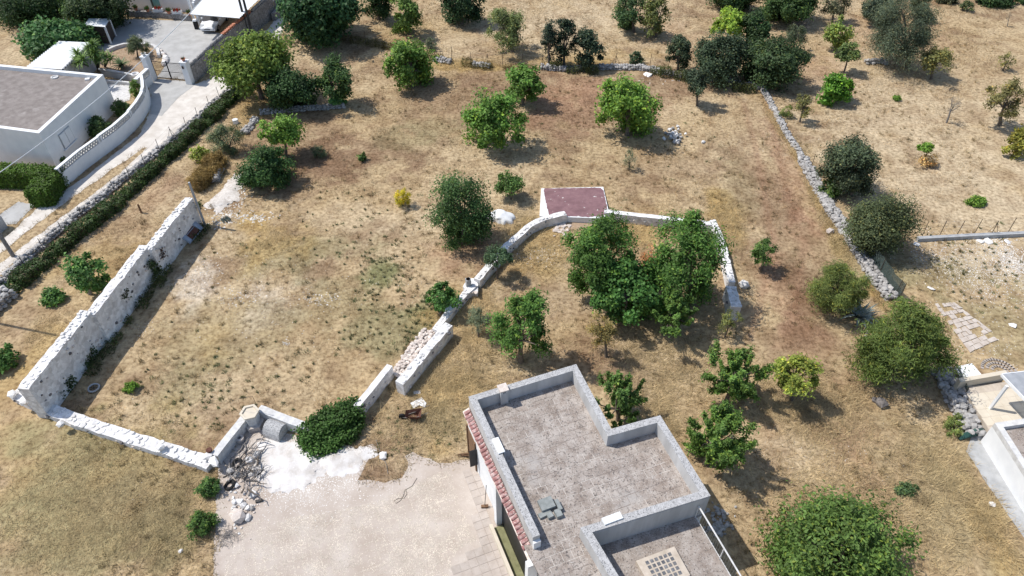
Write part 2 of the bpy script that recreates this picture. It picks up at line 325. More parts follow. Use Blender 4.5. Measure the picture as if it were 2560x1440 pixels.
nx, ny = len(gx), len(gy); idx = np.arange(nx * ny).reshape(ny, nx)
T = np.stack([idx[:-1, :-1], idx[:-1, 1:], idx[1:, 1:], idx[1:, :-1]], -1).reshape(-1, 4)
g = link('ground', npmesh('ground', np.stack([GX.ravel(), GY.ravel(), GZ.ravel()], 1), T, 4, M['ground'], gc.reshape(-1, 3)), None, (0, 0, 0))
tag(g, kind='structure')
# ---------------------------------------------------------------- laid surfaces
def ragged(pts, step=.35, amp=.12, seed=3):
    p = resample(pts + [pts[0]], step)[:-1]; out = []
    for i, q in enumerate(p):
        a = (vnoise(np.array([q.x * 3.1]), np.array([q.y * 3.1]), 1.0, seed)[0] - .5) * 2 * amp
        b = (vnoise(np.array([q.x * 3.1]), np.array([q.y * 3.1]), 1.0, seed + 9)[0] - .5) * 2 * amp
        out.append((q.x + a, q.y + b))
    return out
SHEETS = {}
def sheet(name, px, z, mat, amp=.12, step=.35):
    poly = ragged(PL(px), step, amp); SHEETS.setdefault(name, []).append(poly)
    b = MB(); b.add([(x, y, z) for x, y in poly], [tuple(range(len(poly)))])
    if sum(poly[i][0] * poly[(i + 1) % len(poly)][1] - poly[(i + 1) % len(poly)][0] * poly[i][1] for i in range(len(poly))) < 0: b.f = [b.f[0][::-1]]
    return tag(b.build(name, mat), kind='structure')
ROAD_A = [(-40,634),(0,606),(97,517),(220,437),(302,372),(350,335),(372,288),(376,255),(374,215),(391,196),(467,203),(492,210),(557,182),(620,125),(655,92),(690,45),(720,45),(702,90),(676,125),(640,165),(585,214),(550,243),(500,288),(450,325),(412,357),(357,372),(270,430),(200,482),(155,512),(67,579),(50,594),(0,634),(-40,662)]
ROAD_B = [(-40,688),(0,660),(70,607),(160,538),(235,484),(300,432),(370,368),(410,357),(440,334),(432,345),(400,372),(340,418),(280,462),(225,507),(155,560),(80,620),(0,686),(-40,716)]
sheet('road', ROAD_A, .008, M['road'], .10); sheet('road', ROAD_B, .012, M['road'], .10)
sheet('driveway', [(310,47),(478,53),(505,72),(565,88),(600,75),(612,85),(560,130),(478,196),(467,199),(391,194),(405,178),(420,150),(400,128),(370,118),(330,118),(290,128),(262,138),(243,118),(270,75)], .016, M['drive'], .03)
sheet('driveway', [(391,197),(467,203),(491,209),(445,245),(405,290),(376,285),(377,255),(376,216)], .02, M['drive'], .05)
sheet('path', [(265,207),(328,212),(325,250),(290,262),(262,272)], .012, M['capw'], .02)
sheet('path', [(0,536),(45,505),(90,512),(40,560),(15,562),(0,575)], .012, M['drive'], .05)
COURT = [(525,1500),(532,1420),(540,1330),(538,1250),(545,1190),(552,1150),(600,1085),(628,1062),(690,1078),(750,1090),(800,1120),(880,1128),(936,1108),(945,1125),(915,1160),(893,1200),(960,1206),(1000,1195),(1020,1170),(1015,1140),(1035,1128),(1060,1145),(1110,1160),(1180,1146),(1215,1180),(1250,1310),(1300,1420),(1325,1500)]
sheet('courtyard', COURT, .01, M['court'], .10)
sheet('path', [(1395,545),(1430,548),(1500,545),(1530,556),(1495,572),(1410,575),(1380,582),(1390,560)], .012, M['redsoil'], .08)
# ---------------------------------------------------------------- grass, weeds and chips (far too many to count)
HOUSE_PX = [(1150,1060),(1172,1010),(1440,940),(1528,1090),(1650,1060),(1790,1290),(1870,1500),(1330,1500),(1250,1312)]
MASK = [p for k in SHEETS for p in SHEETS[k]] + [[(v.x, v.y) for v in PL(HOUSE_PX)]]
MASK.append([(v.x, v.y) for v in PL([(1350,475),(1508,470),(1522,545),(1390,550),(1345,535)])])
MASK.append([(v.x, v.y) for v in PL([(-60,180),(70,100),(215,105),(265,205),(290,275),(120,420),(-60,430)])])
MASK.append([(v.x, v.y) for v in PL([(2390,960),(2520,945),(2640,940),(2640,1400),(2560,1340),(2420,1130),(2470,1090)])])
def scatter(n, ypow=1.6):
    """points over the ground in view, thinning with distance"""
    y = 11 + 72 * rng.random(n) ** ypow; half = .74 * np.hypot(y, 0) * 1.0 * .78 + 8; x = (rng.random(n) * 2 - 1) * (half + 2)
    return x, y
def free(x, y, extra=()):
    k = np.ones(x.shape, bool)
    for p in MASK + list(extra): k &= ~inpoly(x, y, p)
    return k
def blades(x, y, ln, wd, lean, ang, col, z0=0.0):
    """one folded triangle a blade"""
    n = len(x); dx, dy = np.cos(ang), np.sin(ang); V = np.zeros((n, 3, 3))
    V[:, 0] = np.stack([x - dy * wd, y + dx * wd, np.full(n, z0)], 1); V[:, 1] = np.stack([x + dy * wd, y - dx * wd, np.full(n, z0)], 1)
    V[:, 2] = np.stack([x + dx * ln * np.sin(lean), y + dy * ln * np.sin(lean), z0 + ln * np.cos(lean)], 1)
    return V.reshape(-1, 3), np.arange(3 * n).reshape(n, 3), np.repeat(col, 3, 0)
def stuff_mesh(name, parts, mat, k, label=None):
    V = np.concatenate([p[0] for p in parts]); c = np.concatenate([p[2] for p in parts]); o = 0; T = []
    for p in parts: T.append(p[1] + o); o += len(p[0])
    return tag(link(name, npmesh(name, V, np.concatenate(T), k, mat, c), None, (0, 0, 0)), kind='stuff', label=label)
x, y = scatter(620000); tall = vnoise(x, y, 1.7, 11) * .6 + vnoise(x, y, .5, 12) * .4
k = free(x, y) & (rng.random(len(x)) < np.clip((tall - .22) * 2.3, .08, 1)); x, y, tall = x[k], y[k], tall[k]; n = len(x)
col = ground_col(x, y); lum = rng.uniform(.8, 1.36, n)[:, None]; col = np.clip(col * lum * np.where(rng.random(n)[:, None] < .15, np.array([1.15, 1.0, .75]), 1.0), 0, .8)
far = np.clip(y / 45, .55, 1.6); ln = (.07 + .26 * rng.random(n) ** 2) * (.55 + tall * .9) * far ** .4
flow = rng.uniform(0, 6.3, n)
g1 = blades(x, y, ln, (.006 + .011 * rng.random(n)) * far, rng.uniform(.5, 1.45, n), flow, col)
# longer fallen straw in the golden belts along the walls and on the right
S1 = [(1340,640,150,60,5500),(1560,580,130,50,4500),(1815,560,50,70,4500),(1210,830,130,110,9000),(1140,960,150,60,9000),(1100,1060,170,60,7000),(1640,870,160,80,6000),(1700,960,150,80,4500),(1650,1040,60,60,3500),(2150,1300,230,160,16000),(2380,1200,120,120,8000),(2050,1000,150,90,7000),(2010,400,24,60,3000),(2048,500,20,60,2500),(2095,610,24,60,3000),(1935,300,16,60,2500),(2200,740,25,40,1200),(510,430,45,45,4500),(640,270,40,40,2500),(690,600,90,40,3500),(1160,162,120,14,3000),(1460,160,150,10,3000),(960,108,60,14,2500),(250,1180,330,150,15000),(200,1350,280,110,14000),(430,1300,110,120,9000),(330,640,140,40,4500),(120,840,80,60,3000),(1300,555,60,50,2500),(2480,1320,60,90,3500),(1980,1020,120,70,4000)]
bx, by, bl, ba = [], [], [], []
for px, py, rx, ry, m in S1:
    a = P(px, py); r1 = (P(px + rx, py) - a).length; r2 = (P(px, py - ry) - a).length
    m = int(m * .62); q = rng.normal(0, .55, (m, 2)); cl_ = rng.integers(0, max(2, m // 28), m); q = q * .25 + rng.normal(0, .55, (m // 28 + 2, 2))[cl_] * .9 + rng.normal(0, .02, (m, 2)); bx.append(a.x + q[:, 0] * r1); by.append(a.y + q[:, 1] * r2)
    lo = 1.0 if px > 1000 else .55
    bl.append(rng.uniform(.16, .62, m) * lo); ba.append(vnoise(bx[-1], by[-1], 1.1, 14) * 9 + rng.normal(0, 1.5, m))
bx, by, bl, ba = map(np.concatenate, (bx, by, bl, ba)); k = free(bx, by); bx, by, bl, ba = bx[k], by[k], bl[k], ba[k]; n = len(bx)
cc = ground_col(bx, by) * .4 + np.array([.54, .42, .23]) * .6; cc *= rng.uniform(.7, 1.35, n)[:, None]
g2 = blades(bx, by, bl, .006 + .010 * rng.random(n), rng.uniform(.75, 1.5, n), ba, np.clip(cc, 0, .8))
# standing tufts of dry grass, a hand high
tx, ty = scatter(5200, 1.4); k = free(tx, ty) & (vnoise(tx, ty, 2.2, 15) > .36); tx, ty = tx[k], ty[k]; m = 22
X = np.repeat(tx, m) + rng.normal(0, .07, len(tx) * m); Y = np.repeat(ty, m) + rng.normal(0, .07, len(tx) * m); sz = np.repeat(.12 + .26 * rng.random(len(tx)) ** 2, m)
cc = ground_col(X, Y) * .5 + np.array([.46, .36, .19]) * .5; cc *= np.repeat(rng.uniform(.6, 1.15, len(tx)), m)[:, None] * rng.uniform(.8, 1.2, len(X))[:, None]
g3 = blades(X, Y, sz * rng.uniform(.6, 1.2, len(X)), np.full(len(X), .013), rng.uniform(.1, .9, len(X)), rng.uniform(0, 6.3, len(X)), cc)
# straggling blades over the edges of lane and courtyard
ex, ey = [], []
for nm, per in (('courtyard', 70), ('road', 34), ('path', 30)):
    for pl in SHEETS[nm]:
        pl_ = np.array(pl); nx_ = np.roll(pl_, -1, 0); ln_ = np.hypot(*(nx_ - pl_).T)
        for (p0, p1, l_) in zip(pl_, nx_, ln_):
            m = rng.poisson(per * l_ * (1 if l_ < 1.2 else .3)); f = rng.random((m, 1)); q = p0 + (p1 - p0) * f + rng.normal(0, .13 if nm != 'courtyard' else .2, (m, 2)); ex.append(q[:, 0]); ey.append(q[:, 1])
ex, ey = np.concatenate(ex), np.concatenate(ey); hp_ = [(v.x, v.y) for v in PL(HOUSE_PX)]
k = ~inpoly(ex, ey, hp_) & (vnoise(ex, ey, .8, 16) > .38) & (np.hypot(ex - P(1225,1270).x, ey - P(1225,1270).y) > 2.6) & (ey > 13.2); ex, ey = ex[k], ey[k]; n = len(ex)
cc = (ground_col(ex, ey) * .6 + np.array([.40, .33, .19]) * .4) * rng.uniform(.6, 1.2, n)[:, None]
g4 = blades(ex, ey, rng.uniform(.06, .26, n), np.full(n, .014), rng.uniform(.3, 1.4, n), rng.uniform(0, 6.3, n), cc, .012)
stuff_mesh('dry_grass', [g1, g2, g3, g4], M['straw'], 3)
# small green weeds
wx_, wy_ = [], []
for px, py, rx, ry, m in [(700,800,330,260,70),(960,690,70,50,60),(960,800,110,80,60),(1050,800,35,70,60),(1100,1080,150,60,45),(450,950,110,60,30),(620,960,160,110,34),(2400,620,180,60,25),(2470,700,110,90,60),(1600,380,300,120,40),(930,560,180,90,60),(560,1010,60,60,20)]:
    a = P(px, py); r1 = (P(px + rx, py) - a).length; r2 = (P(px, py - ry) - a).length; q = rng.uniform(-1, 1, (m, 2))
    wx_.append(a.x + q[:, 0] * r1); wy_.append(a.y + q[:, 1] * r2)
wx_, wy_ = np.concatenate(wx_), np.concatenate(wy_); k = free(wx_, wy_); wx_, wy_ = wx_[k], wy_[k]
m = 26; rr = .03 + .2 * rng.random(len(wx_)) ** 3; X = np.repeat(wx_, m) + rng.normal(0, 1, len(wx_) * m) * np.repeat(rr, m) * .6; Y = np.repeat(wy_, m) + rng.normal(0, 1, len(wx_) * m) * np.repeat(rr, m) * .6
cw = np.repeat(np.array([[.135, .155, .078]]) * rng.uniform(.7, 1.7, (len(wx_), 1)) + np.array([[.05, .02, .0]]) * rng.random((len(wx_), 1)), m, 0) * rng.uniform(.7, 1.3, (len(X), 1))
stuff_mesh('weeds', [blades(X, Y, rng.uniform(.08, .2, len(X)), np.full(len(X), .018), rng.uniform(.2, 1.2, len(X)), rng.uniform(0, 6.3, len(X)), cw)], M['leaf'], 3)
def chip_mesh(name, x, y, s, col, z0):
    n = len(x); a = rng.uniform(0, 6.3, n); V = np.zeros((n, 5, 3))
    for i in range(4):
        an = a + i * 1.57 + rng.normal(0, .25, n); r = s * rng.uniform(.7, 1.2, n)
        V[:, i] = np.stack([x + np.cos(an) * r, y + np.sin(an) * r, np.full(n, z0)], 1)
    V[:, 4] = np.stack([x + rng.normal(0, .2, n) * s, y + rng.normal(0, .2, n) * s, z0 + s * rng.uniform(.5, .9, n)], 1)
    b = np.arange(n)[:, None, None] * 5; T = (np.array([[0, 1, 4], [1, 2, 4], [2, 3, 4], [3, 0, 4]])[None] + b).reshape(-1, 3)
    return stuff_mesh(name, [(V.reshape(-1, 3), T, np.repeat(col, 5, 0))], M['chips'], 3)
px_, py_, ps = [], [], []
for px, py, rx, ry, m, s in [(650,760,300,150,500,.03),(600,740,60,25,120,.05),(510,690,60,40,160,.045),(365,820,40,30,90,.03),(800,745,60,20,120,.05),(715,858,10,8,30,.05),(2440,680,120,80,2600,.035),(2530,650,50,50,1800,.045),(2350,640,120,40,500,.04),(2450,860,110,60,400,.03),(2100,1180,260,120,250,.025),(1350,640,60,25,260,.05),(580,500,40,40,400,.06),(640,545,50,14,120,.08),(570,545,40,25,120,.08),(1000,720,200,80,150,.03),(1700,300,400,120,200,.03),(1650,200,160,12,60,.07),(2480,600,90,8,60,.06),(700,1200,500,150,200,.02)]:
    a = P(px, py); r1 = (P(px + rx, py) - a).length; r2 = (P(px, py - ry) - a).length; q = rng.normal(0, .5, (m, 2))
    px_.append(a.x + q[:, 0] * r1); py_.append(a.y + q[:, 1] * r2); ps.append(s * rng.uniform(.35, 1.25, m) ** 1.3)
px_, py_, ps = map(np.concatenate, (px_, py_, ps)); k = free(px_, py_)
chip_mesh('pebbles', px_[k], py_[k], ps[k], np.array([[.66, .62, .56]]) * rng.uniform(.6, 1.12, (k.sum(), 1)), .004)
cp = [(v.x, v.y) for v in PL([(560,1440),(575,1340),(640,1300),(760,1290),(900,1265),(1000,1230),(1100,1180),(1125,1175),(1150,1260),(1190,1350),(1140,1380),(1120,1440),(1130,1500),(560,1500)])]
a0, a1 = np.array(cp).min(0), np.array(cp).max(0); q = a0 + (a1 - a0) * rng.random((90000, 2)); x, y = q[:, 0], q[:, 1]
_o, _a = P(1172, 993, 4.5), P(1440, 912, 4.5) - P(1172, 993, 4.5); _a.normalize(); _u = ((x - _o.x) * _a.x + (y - _o.y) * _a.y) / .4; _w = ((x - _o.x) * _a.y - (y - _o.y) * _a.x) / .4
_joint = (np.minimum(np.abs(_u - np.round(_u)), np.abs(_w - np.round(_w))) < .09) * 2.0 - .5
k = inpoly(x, y, cp) & (vnoise(x, y, .9, 21) * .6 + vnoise(x, y, .3, 22) * .4 > rng.uniform(.22, .72, len(x)) - .16 * _joint + .06)
chip_mesh('gravel', x[k], y[k], rng.uniform(.007, .025, k.sum()), np.array([[.64, .58, .49]]) * rng.uniform(.55, 1.15, (k.sum(), 1)), .0105)

q = rng.normal(0, .5, (7000, 2)); c_ = P(760, 1165); x, y = c_.x + q[:, 0] * 3.6, c_.y + q[:, 1] * 2.3; cpa = SHEETS['courtyard'][0]; k = inpoly(x, y, cpa)
chip_mesh('lime_crumbs', x[k], y[k], rng.uniform(.008, .03, k.sum()) ** 1.0, np.array([[.78, .765, .74]]) * rng.uniform(.8, 1.08, (k.sum(), 1)), .0108)
# ---------------------------------------------------------------- stones shared by every wall and heap
def stone_mesh(name, mat, seed, flat=.75):
    r = random.Random(seed); t = (1 + 5 ** .5) / 2; V = []
    for p in [(-1,t,0),(1,t,0),(-1,-t,0),(1,-t,0),(0,-1,t),(0,1,t),(0,-1,-t),(0,1,-t),(t,0,-1),(t,0,1),(-t,0,-1),(-t,0,1)]:
        v = Vector(p).normalized(); v = Vector([math.copysign(abs(c) ** .62, c) for c in v]) * r.uniform(.78, 1.1) * .56
        V.append((v.x, v.y, v.z * flat))
    F = [(0,11,5),(0,5,1),(0,1,7),(0,7,10),(0,10,11),(1,5,9),(5,11,4),(11,10,2),(10,7,6),(7,1,8),(3,9,4),(3,4,2),(3,2,6),(3,6,8),(3,8,9),(4,9,5),(2,4,11),(6,2,10),(8,6,7),(9,8,1)]
    me = bpy.data.meshes.new(name); me.from_pydata(V, [], F); me.update(); me.materials.append(mat); return me
ST = {k: [stone_mesh('stone', M[m], 10 * i + s) for s in range(6)] for i, (k, m) in enumerate([('f', 'stone'), ('w', 'wstone'), ('p', 'pstone'), ('d', 'dstone')])}
def stone(parent, p, s, kind='f', name='stone', flat=1.0):
    return link(name, random.choice(ST[kind]), parent, p, (random.uniform(-.3, .3), random.uniform(-.3, .3), random.uniform(0, 6.3)),
                (s * random.uniform(.8, 1.25), s * random.uniform(.75, 1.1), s * random.uniform(.7, 1.0) * flat))
def loose_stones(parent, name, pts, kind, mat):
    """the small remainder joined into one part"""
    b = MB()
    for p, s in pts:
        me = random.choice(ST[kind]); a = random.uniform(0, 6.3); c, n = math.cos(a), math.sin(a)
        b.add([(p[0] + (v.co.x * c - v.co.y * n) * s, p[1] + (v.co.x * n + v.co.y * c) * s, p[2] + v.co.z * s * .85) for v in me.vertices], [tuple(f.vertices) for f in me.polygons])
    o = b.build(name, mat, parent); o['kind'] = 'stuff'; return o
def wall_strip(b, L, Rr, z0, zt):
    """closed wall between a left and a right ground line, with a height at every station"""
    n = len(L); V = []; F = []
    for i in range(n): V += [(L[i].x, L[i].y, z0), (L[i].x, L[i].y, zt[i]), (Rr[i].x, Rr[i].y, zt[i]), (Rr[i].x, Rr[i].y, z0)]
    for i in range(n - 1):
        a, c = 4 * i, 4 * i + 4
        F += [(a, a + 1, c + 1, c), (a + 1, a + 2, c + 2, c + 1), (a + 2, a + 3, c + 3, c + 2)]
    F += [(3, 2, 1, 0), (4 * n - 4, 4 * n - 3, 4 * n - 2, 4 * n - 1)]
    # orientation: make the top face up
    b.add(V, F); q = F[1]; A, B_, C_ = (Vector(V[i]) for i in q[:3])
    if (B_ - A).cross(C_ - A).z < 0: b.f[-len(F):] = [f[::-1] for f in b.f[-len(F):]]
    return b
def drystone(label, px, width, h, group=None, z=0.0, n_max=300, size=.3, kind='f', capmul=1.0, name='dry_stone_wall', gaps=()):
    path = resample(PL(px, z), .5); N = normals2(path); base = path[len(path) // 2].copy(); base.z = 0
    t = thing(name, label, 'stone wall', base, group); b = MB()
    hh = [h * random.uniform(.72, .98) for _ in path]
    wall_strip(b, [p + q * width * .42 for p, q in zip(path, N)], [p - q * width * .42 for p, q in zip(path, N)], 0, [a * .8 for a in hh]); b.build('core', M['greyrock'], t)
    ln = sum((a - c).length for a, c in zip(path[:-1], path[1:])); cells = []
    fine = resample(PL(px, z), size * .82); NF = normals2(fine); rows = max(1, int(h / (size * .72))); cols = max(2, int(width / (size * .7)))
    for i, p in enumerate(fine):
        for c in range(cols):
            cells.append((p + NF[i] * (width * ((c + .5) / cols - .5) + random.uniform(-.05, .05)) + Vector((random.uniform(-.05, .05), random.uniform(-.05, .05), h * .86 + random.uniform(-.07, .07))), size * random.uniform(.75, 1.35) * capmul))
        for r in range(rows):
            for sd in (-1, 1):
                cells.append((p + NF[i] * sd * width * .46 + Vector((random.uniform(-.06, .06), random.uniform(-.06, .06), (r + .45) * h / (rows + .3))), size * random.uniform(.8, 1.3)))
    cells.sort(key=lambda c: -pscale(c[0]) * c[1] * (1.0 if c[0].z > h * .6 else .55))
    for p, s in cells[:n_max]: stone(t, p, s, kind)
    if cells[n_max:]: loose_stones(t, 'small_stones', cells[n_max:], kind, M[{'f': 'stone', 'w': 'wstone', 'p': 'pstone'}[kind]])
    return t
# low dry stone walls
drystone('long low white dry stone wall between the dirt lane and the ivy, left side', [(-30,742),(0,716),(60,655),(115,608),(165,565),(205,533),(250,500),(290,466),(330,434),(370,402),(410,370),(450,338),(490,305),(530,268),(570,234),(604,206)], .46, .36, size=.28)
drystone('rubble dry stone wall edged with golden grass, beside the right-hand footpath', [(2006,402),(2018,425),(2036,458),(2054,490),(2070,520),(2092,552),(2112,580),(2130,606),(2150,640),(2172,676),(2196,712),(2224,748)], .62, .42, size=.29)
drystone('low scattered start of the right-hand stone wall, half lost in golden grass', [(1905,222),(1925,258),(1942,288),(1958,322),(1975,350),(1996,378),(2007,404)], .34, .24, size=.26)
drystone('low broken dry stone wall under the wire fence at the back of the field', [(1355,172),(1400,176),(1450,176),(1500,172),(1560,172),(1612,174),(1650,182),(1690,190),(1740,196),(1790,203),(1840,214),(1895,222)], .42, .4, size=.27, n_max=220)
drystone('short stub of stone wall showing between the fence posts, back left', [(1090,152),(1125,158)], .45, .4, size=.3)
drystone('few white stones of a buried wall under the braced fence post', [(1186,164),(1222,168)], .45, .35, size=.3)
drystone('short dark stone wall end at the left edge below the lane', [(-30,790),(0,765),(24,742)], .7, .75, size=.34)
drystone('dry stone wall overgrown with weeds beside the beige terrace', [(2352,938),(2375,985),(2398,1030),(2416,1068),(2428,1092)], .8, .6, size=.33)
drystone('mossy stone wall stub under the orchard bushes, left of the maroon slab', [(655,285),(690,280),(740,276),(800,272),(858,268)], .5, .3, size=.3)
drystone('collapsed stone bank overgrown with dry grass behind the tall plastered wall', [(545,405),(548,430),(540,455)], .5, .4, size=.3)
drystone('low stone border running up the field behind the white gravel', [(2165,158),(2195,156),(2212,158)], .5, .35, size=.3)
drystone('short line of stones by the pole pad on the lane bank', [(612,335),(626,318),(640,300)], .5, .25, size=.3)
# limewashed enclosure walls: a body part, top stones laid on it, and stones showing through the face
def lime_wall(label, top_px, h, thick, side, name='enclosure_wall', mat='limewall', rag=.04, topkind='w', slabs=True, face=0, size=.34, z0=0.0, hs=None, facedir=None):
    """top_px: one edge of the top, seen at height h; side: +1/-1, the side of that edge the thickness lies on"""
    pts = [P(x, y, hh) for (x, y), hh in zip(top_px, hs or [h] * len(top_px))]
    path = resample(pts, .35); N = normals2(path); base = Vector((path[len(path) // 2].x, path[len(path) // 2].y, 0))
    t = thing(name, label, 'wall', base); b = MB(); zt = [p.z - .03 + random.uniform(-rag, rag) for p in path]
    jit = lambda: Vector((random.uniform(-rag, rag), random.uniform(-rag, rag), 0)) * .7
    A = [p + jit() for p in path]; B_ = [p + q * thick * side + jit() for p, q in zip(path, N)]
    wall_strip(b, A, B_, z0, zt); b.build('wall_body', M[mat], t)
    if slabs:   # irregular flat stones bedded on the top
        me_list = topslab_meshes(M['capw' if topkind == 'c' else 'wstone']); fine = resample(pts, size * .8); NF = normals2(fine); nc = max(1, round(thick / (size * .9))); cnt = 0
        for i, p in enumerate(fine[:-1]):
            d = fine[i + 1] - p; az = math.atan2(d.y, d.x)
            for c in range(nc):
                if cnt >= 290: break
                if random.random() < .22: continue
                q = p + d * random.uniform(.2, .8) + NF[i] * side * thick * min(.86, max(.14, (c + .5) / nc + random.uniform(-.16, .16))) + Vector((0, 0, -.082 + random.uniform(-.02, .025)))
                link('top_stone', random.choice(me_list), t, q, (random.uniform(-.06, .06), random.uniform(-.06, .06), random.uniform(0, 6.3)), (size * random.uniform(.4, 1.0), size * random.uniform(.35, .8), random.uniform(.07, .11))); cnt += 1
    for _ in range(face):
        i = random.randrange(1, len(path) - 1); zz = random.uniform(.25, path[i].z - .2); q = path[i] - N[i] * side * .0 + Vector((0, 0, zz - path[i].z))
        stone(t, q, random.uniform(.05, .24), random.choice('ddfpp'), 'face_stone')
    return t
_slab = {}
def topslab_meshes(mat):
    if mat.name in _slab: return _slab[mat.name]
    out = []
    for s in range(5):
        r = random.Random(50 + s); b = MB(); n = 6; poly = []
        for k in range(n):
            a = 2 * math.pi * (k + r.uniform(-.25, .25)) / n; q = r.uniform(.46, .56); poly.append((math.copysign(abs(math.cos(a)) ** .7, math.cos(a)) * q, math.copysign(abs(math.sin(a)) ** .7, math.sin(a)) * q))
        V = [(x, y, 0) for x, y in poly] + [(x, y, .75) for x, y in poly] + [(x * .88, y * .88, 1) for x, y in poly]
        F = [tuple(range(n - 1, -1, -1)), tuple(range(2 * n, 3 * n))] + [(i + j * n, (i + 1) % n + j * n, (i + 1) % n + (j + 1) * n, i + (j + 1) * n) for j in (0, 1) for i in range(n)]
        me = bpy.data.meshes.new('top_stone'); me.from_pydata(V, [], F); me.update(); me.materials.append(mat); out.append(me)
    _slab[mat.name] = out; return out
lime_wall('tall whitewashed wall, far length ending at the lone grey post', [(482,494),(430,556),(378,624)], 2.2, .55, -1, face=20, size=.28)
lime_wall('tall whitewashed wall, middle length, one step higher than the far one', [(371,612),(310,692),(236,787)], 2.3, .60, -1, face=22, size=.28)
lime_wall('tall whitewashed wall, near length with creepers hanging on its face', [(228,776),(150,873),(70,972)], 2.47, .62, -1, face=24, size=.28)
lime_wall('low thick white wall with loose stones bordering the golden field', [(20,988),(60,1010),(130,1042),(230,1078),(330,1110),(430,1142),(515,1170)], .42, .66, 1, slabs=True, face=14, size=.36)
lime_wall('smooth pale concrete wall running up to the hexagonal well', [(543,1140),(580,1092),(626,1034)], .72, .40, 1, mat='capw', slabs=False, rag=.01)
lime_wall('smooth pale concrete wall between the hexagonal well and the ivy mound', [(640,1026),(690,1046),(770,1076)], .72, .42, 1, mat='capw', slabs=False, rag=.01)
lime_wall('short upright white wall with a flat top rising out of the ivy', [(897,1018),(930,978),(981,914)], .95, .34, 1, mat='limewall', slabs=False, rag=.015, face=6)
lime_wall('thick white ruined wall with dark lichen on its sloping top', [(1008,962),(1035,930),(1070,884),(1100,848),(1131,812)], .95, .50, 1, slabs=True, face=10, topkind='c')
drystone('crumbled line of pinkish rubble behind the thick ruined wall', [(990,944),(1012,920),(1032,890),(1052,862),(1072,836)], .7, .32, kind='p', size=.2, name='rubble_wall')
lime_wall('narrow low white wall climbing from the rubble to the pipe chimney', [(1096,826),(1130,780),(1172,732),(1196,712)], .55, .42, 1, face=5, size=.3)
lime_wall('curving white wall from the pipe chimney round to the maroon slab', [(1200,700),(1240,656),(1275,614),(1300,592),(1335,562),(1365,548),(1417,536)], .72, .46, 1, face=18, size=.36)
lime_wall('straight white wall to the right of the maroon slab, behind the walnut trees', [(1510,530),(1600,541),(1700,552),(1790,563)], .72, .40, 1, face=10, slabs=False, rag=.015, mat='limewall')
lime_wall('white wall coming down behind the walnut trees to the thick end block', [(1776,548),(1800,610),(1812,660),(1822,705)], .75, .40, 1, face=6, size=.36)
lime_wall('thick whitewashed block ending the wall by the footpath', [(1815,714),(1828,766)], 1.15, .62, 1, slabs=True, face=2, topkind='c', size=.4)
# white cap on the narrow wall
o = MB(); c = P(1126,772,.6); o.box((c.x, c.y, .45), (.55, .38, .22), .9).build('cap_block', M['white'], None)
tag(bpy.data.objects['cap_block'], 'small white cement block stuck on the narrow wall', 'block')
for lab, px, s in [('large loose white stone on the outer corner of the low wall', (62,1004), .5), ('grey stone lying at the far corner of the low wall', (30,985), .42), ('broken white slab on the low wall, left half', (150,1060), .42), ('grey stone slab lying across the low wall, right half', (402,1118), .45), ('white block at the inner end of the low wall', (520,1140), .55), ('pale block at the courtyard end of the low wall', (535,1155), .5)]:
    p = P(px[0], px[1], .62); tag(stone(None, p, s, 'w', 'loose_stone', .8), lab, 'stone', 'stones loose on the low wall')
# ---------------------------------------------------------------- the house with the grey terrace roof
HT, HR, TZ, PT = 4.5, 3.8, 3.1, .30           # parapet top, roof level, lower terrace level, parapet thickness
def hp(x, y, z=HT): return P(x, y, z)
A, B0, C0, D0, E0, F0, G0 = hp(1172,993), hp(1440,912), hp(1528,1074), hp(1650,1040), hp(1775,1240), hp(1479,1331), hp(1332,1345)
F1 = F0 + (F0 - hp(1545,1440)) * -1.9; G1 = G0 + (G0 - A) * .75
for p in (F1, G1): p.z = HT
L1 = P(1309,1362,HR); L2 = P(1342,1425,HR); L3 = P(1385,1510,HR)
house = thing('house', 'whitewashed house with a flat grey stone roof, parapets and red tile eaves', 'house', Vector((2.5, 17, 0)))
def inset(poly, d):
    n = len(poly); s = sum(poly[i].x * poly[(i+1)%n].y - poly[(i+1)%n].x * poly[i].y for i in range(n)); sg = 1 if s > 0 else -1; out = []
    for i in range(n):
        a, b, c = poly[i-1], poly[i], poly[(i+1)%n]; e1 = (b - a); e1.z = 0; e1.normalize(); e2 = (c - b); e2.z = 0; e2.normalize()
        n1 = Vector((-e1.y, e1.x, 0)) * sg; n2 = Vector((-e2.y, e2.x, 0)) * sg; m = n1 + n2; out.append(b + m * (d / (1 + n1.dot(n2))))
    return out
outer = [A, B0, C0, D0, E0, F0, F1, G1]
body = inset(outer, .02)
MB().prism([A, B0, C0, D0, E0, F0, F1, Vector((L3.x, L3.y, 0)), Vector((L2.x + .35, L2.y + .1, 0)), Vector((G0.x + .25, G0.y, 0))] and body, 0, HR - .16).build('wall', M['white'], house)
roofpoly = [A, B0, C0, D0, E0, F0, F1, L3, L2, L1, G0]
MB().prism(inset(roofpoly, .01), HR - .155, HR - .012).build('roof', M['grout'], house)
def parapet(pts, inner, name='parapet'):
    b = MB(); n = len(pts)
    for z0, z1, d in ((HR - .011, HT - .05, .015), (HT - .05, HT, 0)):
        for i in range(n - 1):
            o1, o2, i1, i2 = pts[i], pts[i+1], inner[i], inner[i+1]
            b.add([(o1.x, o1.y, z0), (o2.x, o2.y, z0), (i2.x, i2.y, z0), (i1.x, i1.y, z0), (o1.x, o1.y, z1), (o2.x, o2.y, z1), (i2.x, i2.y, z1), (i1.x, i1.y, z1)],
                  [(3, 2, 1, 0), (4, 5, 6, 7), (0, 1, 5, 4), (1, 2, 6, 5), (2, 3, 7, 6), (3, 0, 4, 7)])
    return b
